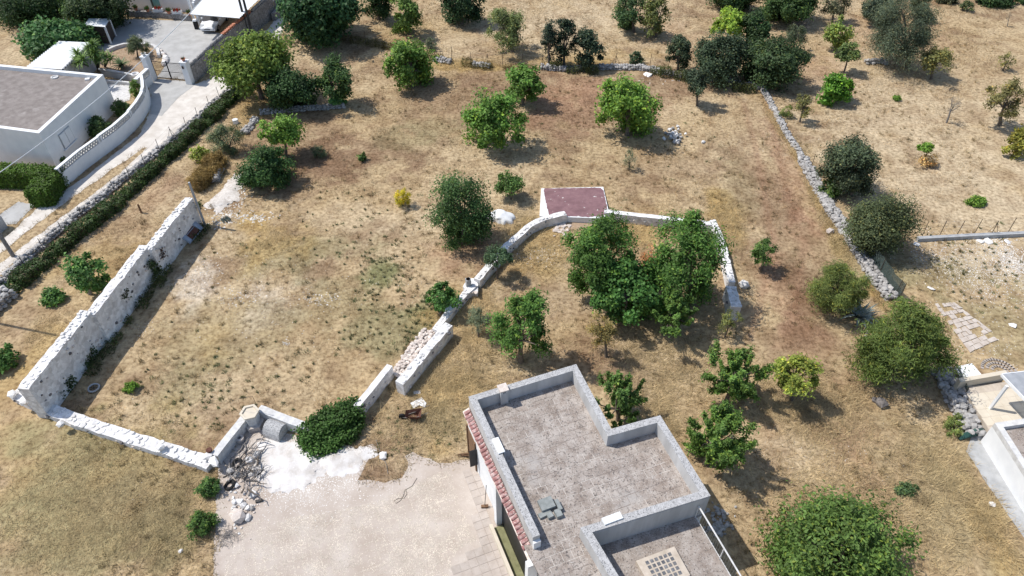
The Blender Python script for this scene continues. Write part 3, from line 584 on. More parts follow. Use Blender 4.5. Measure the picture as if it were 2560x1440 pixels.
inn = inset(outer, PT)
chain = [G0, A, B0, C0, D0, E0, F0, F1]; inG = G0 + (inn[0] - A) - (A - G0) * 0
dn = (A - G0).normalized(); nrm = Vector((-dn.y, dn.x, 0)); nrm = nrm if nrm.dot(B0 - A) > 0 else -nrm
inch = [G0 + nrm * PT] + inn[:7]
b1 = MB(); b2 = MB()
for i in range(7):
    o1, o2, i1, i2 = chain[i], chain[i+1], inch[i], inch[i+1]
    for bb, z0, z1 in ((b1, HR - .011, HT - .004), ):
        bb.add([(o1.x, o1.y, z0), (o2.x, o2.y, z0), (i2.x, i2.y, z0), (i1.x, i1.y, z0), (o1.x, o1.y, z1), (o2.x, o2.y, z1), (i2.x, i2.y, z1), (i1.x, i1.y, z1)],
               [(3, 2, 1, 0), (0, 1, 5, 4), (2, 3, 7, 6), (1, 2, 6, 5), (3, 0, 4, 7)])
    cx = MB(); z0, z1 = HT - .0035, HT + .0
    mo = lambda p, q, e: (p.x + (p.x - q.x) * e, p.y + (p.y - q.y) * e)
    V = [mo(o1, i1, .05), mo(o2, i2, .05), mo(i2, o2, .02), mo(i1, o1, .02)]
    cx.prism([Vector((*v, 0)) for v in V], HT - .003, HT + .03 + .004 * (i % 2)).build('coping', M['cap'], house)
b1.build('parapet', M['greyface'], house)
MB().prism([G0 + (G0 - A).normalized() * .0, G0 + nrm * PT, G0 + nrm * PT + (G0 - A).normalized() * .12, G0 + (G0 - A).normalized() * .12], HR - .01, HT - .25).build('parapet_stub', M['white'], house)
# roof paving, stone by stone
du = (B0 - A); du.z = 0; du.normalize(); dv = Vector((du.y, -du.x, 0)); TS = .42
tilemesh = []
for s in range(3):
    b = MB(); r = random.Random(s); q = .5 - .017
    V = [(-q + r.uniform(0, .01), -q, -.03), (q, -q + r.uniform(0, .01), -.03), (q, q, -.03), (-q, q, -.03)]; V += [(x * .985, y * .985, 0) for x, y, z in V]
    me = bpy.data.meshes.new('roof_tile'); me.from_pydata(V, [], [(4, 5, 6, 7), (0, 1, 5, 4), (1, 2, 6, 5), (2, 3, 7, 6), (3, 0, 4, 7)]); me.update(); me.materials.append(M['tile']); tilemesh.append(me)
rin = [Vector((p.x, p.y, 0)) for p in [inch[1], inch[2], inch[3], inch[4], inch[5]]] + [Vector((F0.x, F0.y, 0)) - nrm * .0 + (F0 - E0).normalized() * .02, Vector((F1.x, F1.y, 0)), L3, L2, L1, inch[0]]
for p in rin: p.z = 0
rx_ = [(p.x, p.y) for p in rin]; aD = math.atan2(du.y, du.x); cells = []
for j in range(-2, 34):
    for i in range(-8, 30):
        c = Vector((A.x, A.y, 0)) + du * (i + .5 + (.5 if j % 2 else 0)) * TS + dv * (j + .5) * TS
        cs = [c + du * a * TS + dv * bb * TS for a in (-.5, .5) for bb in (-.5, .5)]
        if all(inpoly(np.array([q.x]), np.array([q.y]), rx_)[0] for q in cs) : cells.append(c)
cells.sort(key=lambda c: -pscale(Vector((c.x, c.y, HR))) * (1 if P(0, 1440, HR).y - .3 < c.y else .1))
for c in cells[:300]: link('roof_tile', random.choice(tilemesh), house, (c.x, c.y, HR - .003 + random.uniform(0, .004)), (0, 0, aD), (TS, TS, 1))
b = MB()
for c in cells[300:]:
    z = HR - .003; b.prism([c + du * x * TS * .48 + dv * y * TS * .48 for x, y in ((-1, -1), (1, -1), (1, 1), (-1, 1))], z - .03, z + random.uniform(0, .004))
if b.v: b.build('roof_paving', M['tile'], house)['kind'] = 'stuff'
# the strip between whole stones and parapet: cut stones, a plain sheet just under the tile tops
MB().add([(p.x, p.y, HR - .0105) for p in rin], [tuple(range(len(rin)))]).build('roof_edge_stone', M['tile'], house)
b = MB()
for c in cells: b.quad(*[(q.x, q.y, HR - .0085) for q in (c + du * x * TS * .5 + dv * y * TS * .5 for x, y in ((-1, -1), (-1, 1), (1, 1), (1, -1)))])
o = b.build('mortar', M['grout'], house)
if o.data.polygons[0].normal.z < 0: o.data.flip_normals()
if bpy.data.objects['roof_edge_stone'].data.polygons[0].normal.z < 0: bpy.data.objects['roof_edge_stone'].data.flip_normals()
# chimney
c = P(1258,1002,HR); ch = thing('chimney', 'square grey chimney with a flat stone lid on the house roof', 'chimney', (c.x, c.y, HR)); ch.parent = None
bpy.data.objects.remove(ch)
q = MB().box((c.x, c.y, HR), (.36, .40, .78), aD).build('chimney', M['greyface'], house)
for sx_, sy_ in ((-1, -1), (1, -1), (1, 1), (-1, 1)): MB().box((c.x + (du * sx_ * .13 + dv * sy_ * .15).x, c.y + (du * sx_ * .13 + dv * sy_ * .15).y, HR + .78), (.1, .1, .13), aD).build('vent_post', M['capw'], q)
MB().box((c.x, c.y, HR + .912), (.44, .46, .07), aD).build('chimney_lid', M['pstone'], q)
# red tile eaves along the front
ld = (G0 - A); ld.z = 0; Lf = ld.length; ld.normalize(); on = -nrm; n_t = 33; sp = Lf * .985 / n_t
half = []
for s in range(3):
    V = []; F = []; n = 6; r0 = .5
    for i, (xx, rr) in enumerate(((0, .44), (1, .52))):
        for k in range(n + 1):
            an = math.pi * k / n; V.append((xx, math.cos(an) * rr, math.sin(an) * rr * .9))
        for k in range(n + 1):
            an = math.pi * k / n; V.append((xx, math.cos(an) * rr * .8, math.sin(an) * rr * .72))
    m = n + 1
    for k in range(n):
        F += [(k, k + 1, 2*m + k + 1, 2*m + k), (m + k + 1, m + k, 3*m + k, 3*m + k + 1), (2*m + k, 2*m + k + 1, 3*m + k + 1, 3*m + k)]
    me = bpy.data.meshes.new('eaves_tile'); me.from_pydata(V, [], F); me.update(); me.materials.append(M['rooftile']); half.append(me); break
ez = HR - .28
pol = [A - ld * .1, G0 + ld * .3, G0 + ld * .3 + on * .31, A - ld * .1 + on * .31]
V = [(pol[0].x, pol[0].y, ez + .10), (pol[1].x, pol[1].y, ez + .10), (pol[2].x, pol[2].y, ez - .06), (pol[3].x, pol[3].y, ez - .06)]
V += [(x, y, z - .07) for x, y, z in V]
MB().add(V, [(0, 1, 2, 3), (7, 6, 5, 4), (0, 4, 5, 1), (1, 5, 6, 2), (2, 6, 7, 3), (3, 7, 4, 0)]).build('eaves', M['pstone'], house)
for i in range(n_t):
    p = A + ld * (i + .5) * sp; az = math.atan2(on.y, on.x)
    link('eaves_tile', half[0], house, (p.x, p.y, ez + .10), (0, .38, az + random.uniform(-.03, .03)), (.33 + random.uniform(-.03, .03), sp * .96, sp * .8))
# front: doorway, shutter, porch
fx = lambda s, out, z: (A.x + ld.x * s + on.x * out, A.y + ld.y * s + on.y * out, z)
def fbox(name, s0, s1, o0, o1, z0, z1, mat, parent=house):
    b = MB(); V = [fx(s, o, z) for z in (z0, z1) for s, o in ((s0, o0), (s1, o0), (s1, o1), (s0, o1))]
    b.add(V, [(3, 2, 1, 0), (4, 5, 6, 7), (0, 1, 5, 4), (1, 2, 6, 5), (2, 3, 7, 6), (3, 0, 4, 7)]); return b.build(name, mat, parent)
def along(px, py, z=0): return (P(px, py, z) - A).dot(ld)
s1 = along(1186,1150)
d_ = fbox('door', s1 - .45, s1 + .55, .122, .15, .05, 2.25, M['brownwood'])
fbox('door_frame', s1 - .55, s1 - .46, .122, .2, .02, 2.35, M['brownwood'], d_); fbox('door_frame', s1 + .56, s1 + .65, .122, .2, .02, 2.35, M['brownwood'], d_)
sh = fbox('shutter', s1 + .72, s1 + .78, .13, .50, .75, 2.0, M['black'])
for k in range(9): fbox('louvre', s1 + .70, s1 + .715, .16, .47, .82 + k * .12, .89 + k * .12, M['darkwood'], sh)
sP = along(1252,1312)
fbox('front_wall', -.02, sP - .31, -.015, .12, 0, HR - .42, M['white'])
sP = along(1252,1312)
MB().prism([Vector(fx(sP, 0.05, 0)), Vector(fx(sP + 1.9, .1, 0)), Vector(fx(sP + 1.9, .95, 0)) , Vector(fx(sP, .42, 0))], .012, .05)
fbox('porch_floor', sP + .05, Lf + 2.6, .04, .50, .012, .06, M['greenfloor']); fbox('porch_kerb', sP - .02, Lf + 2.6, .51, .66, .012, .36, M['beige'])
fbox('porch_pillar', Lf + .35, Lf + .62, .05, .45, .06, HR - .2, M['white']); fbox('porch_pillar', sP - .3, sP, .04, .3, .06, HR - .34, M['white'])
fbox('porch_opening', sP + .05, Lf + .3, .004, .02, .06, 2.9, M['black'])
# lower terrace with skylight and railing
TQ = [P(1479,1331,HT), P(1775,1240,HT)]; r0 = P(1737,1296,TZ); r1 = P(1822,1440,TZ); rd = (r1 - r0).normalized(); r2 = r0 + rd * 4.4; r0b = r0 - rd * .5
terr = [Vector((F0.x, F0.y, 0)) + (E0 - F0) * .01, Vector((F1.x, F1.y, 0)), Vector((F1.x, F1.y, 0)) + (r2 - Vector((F1.x, F1.y, TZ))) , r2, r0]
tp = [F0 + (E0 - F0).normalized() * .02, E0 + (F0 - E0).normalized() * .05, r0, r2, Vector((F1.x, F1.y, 0)) + ld * .6]
MB().prism(tp, 0, TZ).build('terrace_block', M['white'], house)
MB().prism(inset(tp, -.04), TZ + .002, TZ + .05).build('terrace_roof', M['tile'], house)
MB().prism([E0 + (F0 - E0).normalized() * .0, F0, F0 - nrm * 0 + Vector((ld.x, ld.y, 0)) * .012, E0 + Vector((ld.x, ld.y, 0)) * .012], TZ, HT - .08).build('upper_wall', M['greyface'], house)
k0, k1, k2, k3 = P(1590,1402,TZ + .25), P(1686,1366,TZ + .25), P(1726,1438,TZ + .25), P(1630,1474,TZ + .25)
sk = MB().prism([k0, k1, k2, k3], TZ + .05, TZ + .25).build('skylight', M['beigewall'], house)
def bil(a, b, c, d, u, v): return a.lerp(b, u).lerp(d.lerp(c, u), v)
for i in range(6):
    for j in range(5):
        qs = [bil(k0, k1, k2, k3, .16 + .7 * (i + a) / 6, .10 + .8 * (j + e) / 5) for a, e in ((.16, .16), (.84, .16), (.84, .84), (.16, .84))]
        MB().prism(qs, TZ + .251, TZ + .262).build('glass_block', M['glassblock'], sk)
ra = thing('railing', 'rusty white pipe railing along the edge of the lower roof terrace', 'railing', (r0.x, r0.y, TZ + .05))
rb = r0 + rd * 4.2; up = Vector((0, 0, .95))
MB().tube([r0 + up, rb + up], .035, 6).build('handrail', M['capw'], ra)
MB().tube([r0 + Vector((0, 0, .16)), rb + Vector((0, 0, .16))], .018, 5).build('bottom_rail', M['capw'], ra)
for k in range(34):
    p = r0 + rd * (.06 + k * .125); MB().tube([p + Vector((0, 0, .16)), p + up], .007, 4).build('baluster', M['deadwood'], ra)
for k in (0, .45, 1): p = r0.lerp(rb, k); MB().tube([p + Vector((0, 0, .05)), p + up], .025, 5).build('rail_post', M['capw'], ra)
# air conditioners, blocks
def aircon(label, c, rz, front):
    t = thing('air_conditioner', label, 'air conditioner', c, 'air conditioners on the roof'); cs, sn = math.cos(rz), math.sin(rz)
    MB().box((c[0], c[1], c[2] + .25), (.80, .30, .55), rz).build('casing', M['sheet'], t)
    for s in (-.28, .28): MB().box((c[0] + cs * s, c[1] + sn * s, c[2]), (.09, .30, .248), rz).build('foot', M['concrete'], t)
    gcx, gcy = c[0] - sn * front * .152, c[1] + cs * front * .152
    b = MB(); 
    for k in range(6): b.box((gcx - cs * .08, gcy - sn * .08, c[2] + .31 + k * .075), (.46, .012, .03), rz)
    b.build('grille', M['black'], t)
    for k in range(3): MB().box((c[0] + cs * (.402), c[1] + sn * (.402), c[2] + .14 + .0), (.006, .05, .42), rz) if k < 0 else MB().box((c[0] + cs * .403 - sn * (-.09 + k * .09), c[1] + sn * .403 + cs * (-.09 + k * .09), c[2] + .30), (.006, .055, .45), rz).build('side_vent', M['steel'], t)
p = P(1246,1113,HR + .81); aircon('white air conditioner standing lengthwise beside the front parapet', (p.x, p.y, HR + .012), math.atan2(ld.y, ld.x), 1)
p = P(1531,1295,HR + .81); p = Vector((p.x, p.y, 0)); aircon('white air conditioner standing behind the parapet above the lower terrace', (p.x, p.y, HR + .012), aD, 1)
bm = {}
for lab, px, d, z, r in [('large square tufa slab with a chipped left side, in the block heap on the roof', (1366,1262), (.62, .52, .12), .10, .02), ('tufa block under the large slab, front left of the roof heap', (1362,1284), (.55, .22, .11), .0, .12), ('narrow tufa block along the right side of the large roof slab', (1396,1264), (.16, .50, .20), .0, .02), ('small tufa block, middle of the three front blocks on the roof', (1375,1289), (.24, .22, .16), .0, .1), ('small tufa block at the right end of the roof heap', (1396,1284), (.26, .34, .18), .0, .05)]:
    p = P(*px, HR + .1); c = (p.x, p.y, HR + .012 + z)
    tag(MB().box(c, d, aD + r, .97).build('tufa_block', M['tufa'], None), lab, 'block', 'tufa blocks heaped on the roof')
# courtyard paving stones that still show, by the house
cells = []; cpoly = [(v.x, v.y) for v in PL([(1128,1172),(1178,1152),(1214,1190),(1246,1316),(1298,1440),(1320,1490),(1120,1490),(1130,1400),(1190,1345),(1160,1250)])]
for j in range(-30, 30):
    for i in range(-14, 14):
        c = Vector((A.x, A.y, 0)) + dv * (j + .5) * .40 - du * (i + .5) * .40
        if all(inpoly(np.array([c.x + a]), np.array([c.y + e]), cpoly)[0] for a in (-.2, .2) for e in (-.2, .2)): cells.append(c)
ctm = tilemesh[0].copy(); ctm.materials.clear(); ctm.materials.append(M['ctile']); crt = next(o for o in bpy.data.objects if o.name == 'courtyard')
for c in cells[:300]: link('paving_stone', ctm, crt, (c.x, c.y, .022 + random.uniform(0, .006)), (0, 0, aD), (.40, .40, .3))
ORD = 'first second third fourth fifth sixth seventh eighth ninth tenth eleventh twelfth thirteenth fourteenth last'.split()
# ---------------------------------------------------------------- white villa, its garden wall, gate and forecourt (upper left)
VZ = 3.2
v_r, v_n = P(258,186,VZ), P(97,333,VZ); v_l = P(0,320,VZ); v_b = P(0,161,VZ)
v_l = v_n + (v_l - v_n) * 2.2; v_b = v_r + (v_b - v_r) * 1.7
villa = thing('villa', 'white cubic villa with a flat brown paved roof behind the curved garden wall', 'house', Vector((v_n.x - 4, v_n.y + 4, 0)))
vp = [v_r, v_n, v_l, v_b]
MB().prism(vp, 0, VZ - .34).build('wall', M['white'], villa)
vi = inset(vp, .32)
MB().prism(inset(vp, .3), VZ - .338, VZ - .3).build('roof', M['vroof'], villa)
b = MB()
for i in range(4):
    o1, o2, i1, i2 = vp[i], vp[(i+1)%4], vi[i], vi[(i+1)%4]; z0, z1 = VZ - .339, VZ
    b.add([(o1.x, o1.y, z0), (o2.x, o2.y, z0), (i2.x, i2.y, z0), (i1.x, i1.y, z0), (o1.x, o1.y, z1), (o2.x, o2.y, z1), (i2.x, i2.y, z1), (i1.x, i1.y, z1)], [(4, 5, 6, 7), (0, 1, 5, 4), (2, 3, 7, 6)])
b.build('parapet', M['white'], villa)
p = P(137,194,VZ - .3); MB().lathe((p.x, p.y, VZ - .299), [(.30, 0), (.30, .08), (.2, .08), (.2, .02)], 12).build('roof_vent', M['capw'], villa)
p = P(219,199,VZ - .3); MB().box((p.x, p.y, VZ - .299), (.35, .3, .1), .3).build('roof_hatch', M['white'], villa)
wd = (v_n - v_r); wl = wd.length; wd.z = 0; wd.normalize(); wn = Vector((-wd.y, wd.x, 0)); wn = wn if wn.dot(Vector((1, -1, 0))) > 0 else -wn
def vbox(name, s0, s1, o0, o1, z0, z1, mat, parent):
    V = [tuple(Vector((v_r.x, v_r.y, 0)) + wd * s + wn * o + Vector((0, 0, z))) for z in (z0, z1) for s, o in ((s0, o0), (s1, o0), (s1, o1), (s0, o1))]
    return MB().add(V, [(3, 2, 1, 0), (4, 5, 6, 7), (0, 1, 5, 4), (1, 2, 6, 5), (2, 3, 7, 6), (3, 0, 4, 7)]).build(name, mat, parent)
sw = (P(172,345,1.4) - v_r).dot(wd)
wf = vbox('window', sw - .75, sw + .75, .004, .05, .85, 2.05, M['concrete'], villa)
vbox('shutter', sw - .68, sw - .03, .052, .09, .9, 2.0, M['white'], wf); vbox('shutter', sw + .03, sw + .68, .052, .09, .9, 2.0, M['white'], wf); vbox('sill', sw - .9, sw + .9, .01, .16, .77, .84, M['white'], wf)
# lane-side garden wall with pierced tile band
gp_px = [(162,467),(215,421),(258,389),(300,358),(335,326),(356,300),(369,278),(374,262),(373,246),(370,232)]
path = resample(PL(gp_px), .25); N = normals2(path); HW = [1.55, 1.55, 1.6, 1.62]
steps = [0, .30, .56, .80, 1.001]; tot = sum((a - c).length for a, c in zip(path[:-1], path[1:]))
gw = thing('garden_wall', 'curved white garden wall with a pierced tile band beside the lane', 'wall', Vector((path[20].x, path[20].y, 0)))
acc = 0; segs = [[], [], [], []]; pos = []
for i, p in enumerate(path):
    if i: acc += (path[i] - path[i-1]).length
    f = acc / tot; k = max(j for j in range(4) if steps[j] <= f); segs[k].append(i)
ring = MB(); n = 8; V = []; F = []
for y_ in (-.5, .5):
    for r in (.5, .41):
        for k in range(n): V.append((math.cos(2*math.pi*k/n) * r, y_, math.sin(2*math.pi*k/n) * r))
for k in range(n):
    j = (k + 1) % n; F += [(k, j, n + j, n + k)[::-1], (2*n + k, 2*n + j, 3*n + j, 3*n + k), (k, 2*n + k, 2*n + j, j)[::-1], (n + k, n + j, 3*n + j, 3*n + k)[::-1]]
rm = bpy.data.meshes.new('pierced_tile'); rm.from_pydata(V, [], F); rm.update(); rm.materials.append(M['capw'])
for k, ids in enumerate(segs):
    if k < 3: ids = ids + [segs[k+1][0]]
    pp = [path[i] for i in ids]; nn = [N[i] for i in ids]; z1 = 1.08 + .05 * k
    wall_strip(b := MB(), [p + q * .13 for p, q in zip(pp, nn)], [p - q * .13 for p, q in zip(pp, nn)], 0, [z1] * len(pp)); b.build('wall_panel', M['white'], gw)
    wall_strip(b := MB(), [p + q * .14 for p, q in zip(pp, nn)], [p - q * .10 for p, q in zip(pp, nn)], z1 + .42, [z1 + .48] * len(pp)); b.build('coping', M['white'], gw)
    for a, c in ((0, 1), (len(pp) - 2, len(pp) - 1)):
        m = pp[a].lerp(pp[c], .5); d = pp[c] - pp[a]; MB().box((m.x, m.y, z1), (.14, .24, .419), math.atan2(d.y, d.x)).build('band_post', M['white'], gw)
    fine = resample(pp, .29)
    for i in range(len(fine) - 1):
        m = fine[i].lerp(fine[i+1], .5); d = fine[i+1] - fine[i]
        for r in range(2): link('pierced_tile', rm, gw, (m.x + (d.x * .5 if r else 0), m.y + (d.y * .5 if r else 0), z1 + .12 + r * .18), (0, 0, math.atan2(d.y, d.x)), (.30, .22, .25))
# lane pillar wall below it and the clipped hedge
pw = thing('retaining_wall', 'rough grey stucco wall stub at the foot of the clipped hedge', 'wall', P(128,480))
q = PL([(92,507),(118,490),(160,465)]); wall_strip(b := MB(), [p + Vector((-.2, .2, 0)) for p in q], [p - Vector((-.0, .0, 0)) for p in q], 0, [1.0, 1.05, 1.1]); b.build('wall_body', M['beigewall'], pw)
pw = thing('retaining_wall', 'pale wall corner cut by the left edge of the photo, beside the lane', 'wall', P(0,580))
q = PL([(-40,612),(0,585),(20,568)]); wall_strip(b := MB(), [p + Vector((-.3, .2, 0)) for p in q], q, 0, [1.0, 1.0, 1.0]); b.build('wall_body', M['concrete'], pw)
# gate
gate = thing('gate', 'black double iron gate between two white pillars', 'gate', P(428,198))
a, c = P(393,194.5), P(466,201.5); gd = (c - a); GL = gd.length; gd.normalize()
def gbar(name, p, q_, r, parent=gate): return MB().tube([p, q_], r, 5).build(name, M['black'], parent)
for h0, h1 in ((0, .5), (.5, 1)):
    lf = gbar('gate_leaf', a + gd * GL * h0 + Vector((0, 0, .08)), a + gd * GL * h1 + Vector((0, 0, .08)), .03)
    for z in (1.62, .70): gbar('rail', a + gd * GL * h0 + Vector((0, 0, z)), a + gd * GL * h1 + Vector((0, 0, z)), .028, lf)
    for z in (.2, .32, .44, .56): gbar('rail', a + gd * GL * h0 + Vector((0, 0, z)), a + gd * GL * h1 + Vector((0, 0, z)), .018, lf)
    for k in range(13): p = a + gd * GL * (h0 + .5 * (k + .5) / 13); gbar('bar', p + Vector((0, 0, .70)), p + Vector((0, 0, 1.62)), .016, lf)
    for k in (.02, .98): p = a + gd * GL * (h0 + .5 * k); gbar('stile', p + Vector((0, 0, .05)), p + Vector((0, 0, 1.75)), .04, lf)
def pillar(label, p, h, w):
    t = thing('gate_pillar', label, 'pillar', p, 'gate pillars'); az = math.atan2(gd.y, gd.x)
    MB().box((p.x, p.y, 0), (w, w * 1.1, h), az, .93).build('shaft', M['white'], t); MB().box((p.x, p.y, h), (w * 1.12, w * 1.2, .09), az).build('cap', M['white'], t)
    return t
pl = P(383,200); pr = P(478,208)
pillar('left white gate pillar carrying a wire flower basket', pl, 2.25, .55); pillar('right white gate pillar with a small dark plaque and a plant pot', pr, 2.05, .58)
MB().box((pr.x - .12, pr.y - .36, 1.55), (.18, .02, .26), math.atan2(gd.y, gd.x)).build('plaque', M['steel'], bpy.data.objects['gate_pillar.001'])
for lab, p, z, m in (('pale wire basket on top of the left gate pillar', pl, 2.34, 'capw'), ('small dark plant pot on top of the right gate pillar', pr, 2.14, 'terracotta')):
    t = thing('flower_pot', lab, 'pot', (p.x, p.y, z)); MB().lathe((p.x, p.y, z), [(.10, 0), (.20, .22), (.23, .24), (.18, .24), (.1, .1)], 9).build('pot', M[m], t)
    ang = rng.uniform(0, 6.3, 40); V, T_, c_ = blades(p.x + rng.normal(0, .06, 40), p.y + rng.normal(0, .06, 40), rng.uniform(.12, .3, 40), np.full(40, .02), rng.uniform(.1, 1.1, 40), ang, np.tile([[.07, .09, .045]], (40, 1)), z + .2)
    link('plant', npmesh('plant', V - np.array([p.x, p.y, z]), T_, 3, M['leaf'], c_), t, (p.x, p.y, z))
# splayed entrance wall with openwork, left of the gate
sw_ = thing('entrance_wall', 'low white splayed wall with an openwork panel left of the gate', 'wall', P(372,215))
q0, q1 = P(352,235) , P(381,207); q0.z = q1.z = 0; d = (q1 - q0); dl = d.length; d.normalize(); az = math.atan2(d.y, d.x); m = q0.lerp(q1, .5)
MB().box((m.x, m.y, 0), (dl, .28, .82), az).build('wall_body', M['white'], sw_); MB().box((m.x, m.y, 1.32), (dl, .34, .10), az).build('coping', M['white'], sw_)
for k in range(9): p = q0 + d * dl * (k + .5) / 9; link('pierced_tile', rm, sw_, (p.x, p.y, 1.07), (0, 0, az), (.24, .24, .48))
for lab, px in (('white stone bowl on the garden wall, behind the entrance wall', (337,185)), ('white round planter at the end of the tiled wall near the gate', (345,203))):
    p = P(*px, .9); t = thing('stone_bowl', lab, 'planter', (p.x, p.y, 0)); MB().lathe((p.x, p.y, 0), [(.22, 0), (.16, .5), (.34, .85), (.36, .95), (.26, .95), (.2, .8)], 10).build('bowl', M['white'], t)
    MB().lathe((p.x, p.y, .78), [(.2, 0), (.18, .03)], 8).build('soil', M['redsoil'], t)
# inner tiled garden wall right of the villa
iw = thing('tiled_wall', 'low garden wall topped with a row of curved grey tiles beside the villa', 'wall', P(300,205))
q = PL([(258,190),(300,196),(335,203)]); path2 = resample(q, .24); wall_strip(b := MB(), [p + Vector((0, .12, 0)) for p in path2], [p - Vector((0, .12, 0)) for p in path2], 0, [.55] * len(path2)); b.build('wall_body', M['greyface'], iw)
for p in path2: link('ridge_tile', rm, iw, (p.x, p.y, .66), (0, 0, 1.3), (.2, .36, .2))
q = PL([(262,207),(300,210),(328,213)]); wall_strip(b := MB(), [p + Vector((0, .12, 0)) for p in q], [p - Vector((0, .12, 0)) for p in q], 0, [.3] * 3); b.build('step_wall', M['capw'], iw)
# round bed kerb
kb = thing('bed_kerb', 'curved low white kerb round the planted garden bed', 'kerb', P(340,120))
q = resample(PL([(272,131),(290,123),(312,117),(340,116),(370,116),(388,121),(397,131),(399,145)]), .4); NN = normals2(q)
wall_strip(b := MB(), [p + n_ * .14 for p, n_ in zip(q, NN)], [p - n_ * .14 for p, n_ in zip(q, NN)], 0, [.35] * len(q)); b.build('kerb_stone', M['capw'], kb)
bed = sheet('garden_bed', [(243,120),(272,131),(290,123),(312,117),(340,116),(370,116),(388,121),(397,131),(399,145),(380,165),(340,195),(262,190),(225,160)], .024, M['redsoil'], .03)
t = thing('rock_border', 'border of pale rocks beside the gate along the garden bed', 'rocks', P(408,150))
for k in range(16): f = k / 15; p = P(392 + 28 * math.sin(f * 3) * .5 + 14 * f, 120 + 42 * f, .12); stone(t, p, random.uniform(.3, .6), 'w' if k % 3 else 'p', 'rock')
# corrugated lean-to roofs
def corr(label, name, c4, zs, cat, n, along_first=True, posts=(), parent_mat='sheet', th=.03):
    """corrugated sheet between four corners (a,b top edge; d,c lower edge); ribs run from edge a-d side to side b-c"""
    a_, b_, c_, d_ = [P(x, y, z) for (x, y), z in zip(c4, zs)]; t = thing(name, label, cat, Vector((a_.x, a_.y, 0)).lerp(Vector((c_.x, c_.y, 0)), .5))
    V = []; F = []; K = n * 4
    for i in range(K + 1):
        f = i / K; h = .03 * (1 if (i % 4) in (0, 1) else -1)
        l, r = a_.lerp(d_, f), b_.lerp(c_, f); V += [(l.x, l.y, l.z + h), (r.x, r.y, r.z + h), (l.x, l.y, l.z + h - th), (r.x, r.y, r.z + h - th)]
    for i in range(K): o = 4 * i; F += [(o, o + 1, o + 5, o + 4), (o + 3, o + 2, o + 6, o + 7), (o, o + 4, o + 6, o + 2), (o + 5, o + 1, o + 3, o + 7)]
    o_ = MB().add(V, F).build('sheet_roof', M[parent_mat], t)
    if o_.data.polygons[0].normal.z < 0: o_.data.flip_normals()
    for x, y, z in posts: p = P(x, y, z); MB().box((p.x, p.y, 0), (.14, .14, z - .06), .2).build('post', M['white'], t)
    return t
lt = corr('white corrugated lean-to roof against the garden behind the villa', 'lean_to', [(147,103),(222,107),(153,174),(64,168)], [2.5, 2.4, 2.4, 2.5], 'roof', 17)
pts = [P(216,110,2.35), P(156,170,2.35)]; wall_strip(b := MB(), [p + Vector((.1, .1, 0)) for p in pts], [p for p in pts], 0, [2.3, 2.3]); b.build('side_wall', M['greyface'], lt)
for i in range(13): p = P(219,108,2.45).lerp(P(152,174,2.45), (i + .5) / 13); link('ridge_tile', rm, lt, p + Vector((.15, 0, 0)), (0, .2, .2), (.2, .42, .2))
sd = corr('small shed with a pale corrugated roof under the dark tree by the forecourt', 'garden_shed', [(222,47),(274,47),(262,68),(209,64)], [1.9, 1.75, 1.75, 1.9], 'shed', 6)
p1, p2 = P(262,68,1.7), P(274,49,1.7); wall_strip(b := MB(), [p1 + Vector((-.05, .0, 0)), p2 + Vector((-.05, 0, 0))], [p1 + Vector((-1.6, 0, 0)), p2 + Vector((-1.6, 0, 0))], 0, [1.66, 1.66]); b.build('wall', M['steel'], sd)
MB().box((p1.x + .02, p1.y - .06, 0), (.16, .12, 1.7)).build('post', M['white'], sd); MB().box((p2.x, p2.y, 0), (.12, .12, 1.68)).build('post', M['white'], sd)
cp_ = corr('white corrugated carport roof over the parked white car', 'carport', [(530,-30),(668,-22),(597,46),(474,36)], [2.75, 2.75, 2.5, 2.5], 'carport', 20)
for x, y in ((500,64),(486,50)): p = P(x, y); MB().box((p.x, p.y, 0), (.2, .25, 2.4), .1).build('post', M['white'], cp_)
for x, y in ((560,-6),(640,4)): p = P(x, y); MB().box((p.x, p.y, 0), (.2, .2, 2.5), .1).build('post', M['white'], cp_)
pts = [P(502,58), P(545,8)]; wall_strip(b := MB(), [p + Vector((-.2, 0, 0)) for p in pts], pts, 0, [2.3, 2.4]); b.build('side_wall', M['white'], cp_)
p = P(493,72); t = thing('bin', 'dark rubbish bin with a white lid beside the carport post', 'bin', p); MB().box((p.x, p.y, 0), (.38, .38, .85), .1).build('body', M['black'], t); MB().box((p.x, p.y, .852), (.44, .44, .14), .1, .7).build('lid', M['white'], t)
# back house behind the forecourt
p0, p1 = P(318,22), P(494,31); d = (p1 - p0).normalized(); nb = Vector((-d.y, d.x, 0)); nb = nb if nb.y > 0 else -nb
bh = thing('house', 'pale blue-white house front behind the flower planters at the top edge', 'house', p0.lerp(p1, .5))
MB().prism([p0 - d * 4, p1 + d * 1.5, p1 + d * 1.5 + nb * 6, p0 - d * 4 + nb * 6], 0, 3.4).build('wall', M['white'], bh)
c = p0 + (p1 - p0) * .44 - nb * .03; dd = MB().box((c.x, c.y, .05), (1.0, .06, 2.15), math.atan2(d.y, d.x)).build('door', M['teal'], bh)
c = p0 + (p1 - p0) * .40 - nb * .10; MB().tube([(c.x, c.y, 0), (c.x, c.y, 3.3)], .06, 6).build('drain_pipe', M['steel'], bh)
p0, p1 = P(672,22), P(720,14)
bh2 = thing('house', 'white house end with a yellow box wall, seen beyond the lane', 'house', p0); MB().prism([p0, p1 + Vector((3, 0, 0)), p1 + Vector((3, 6, 0)), p0 + Vector((0, 6, 0))], 0, 3).build('wall', M['white'], bh2)
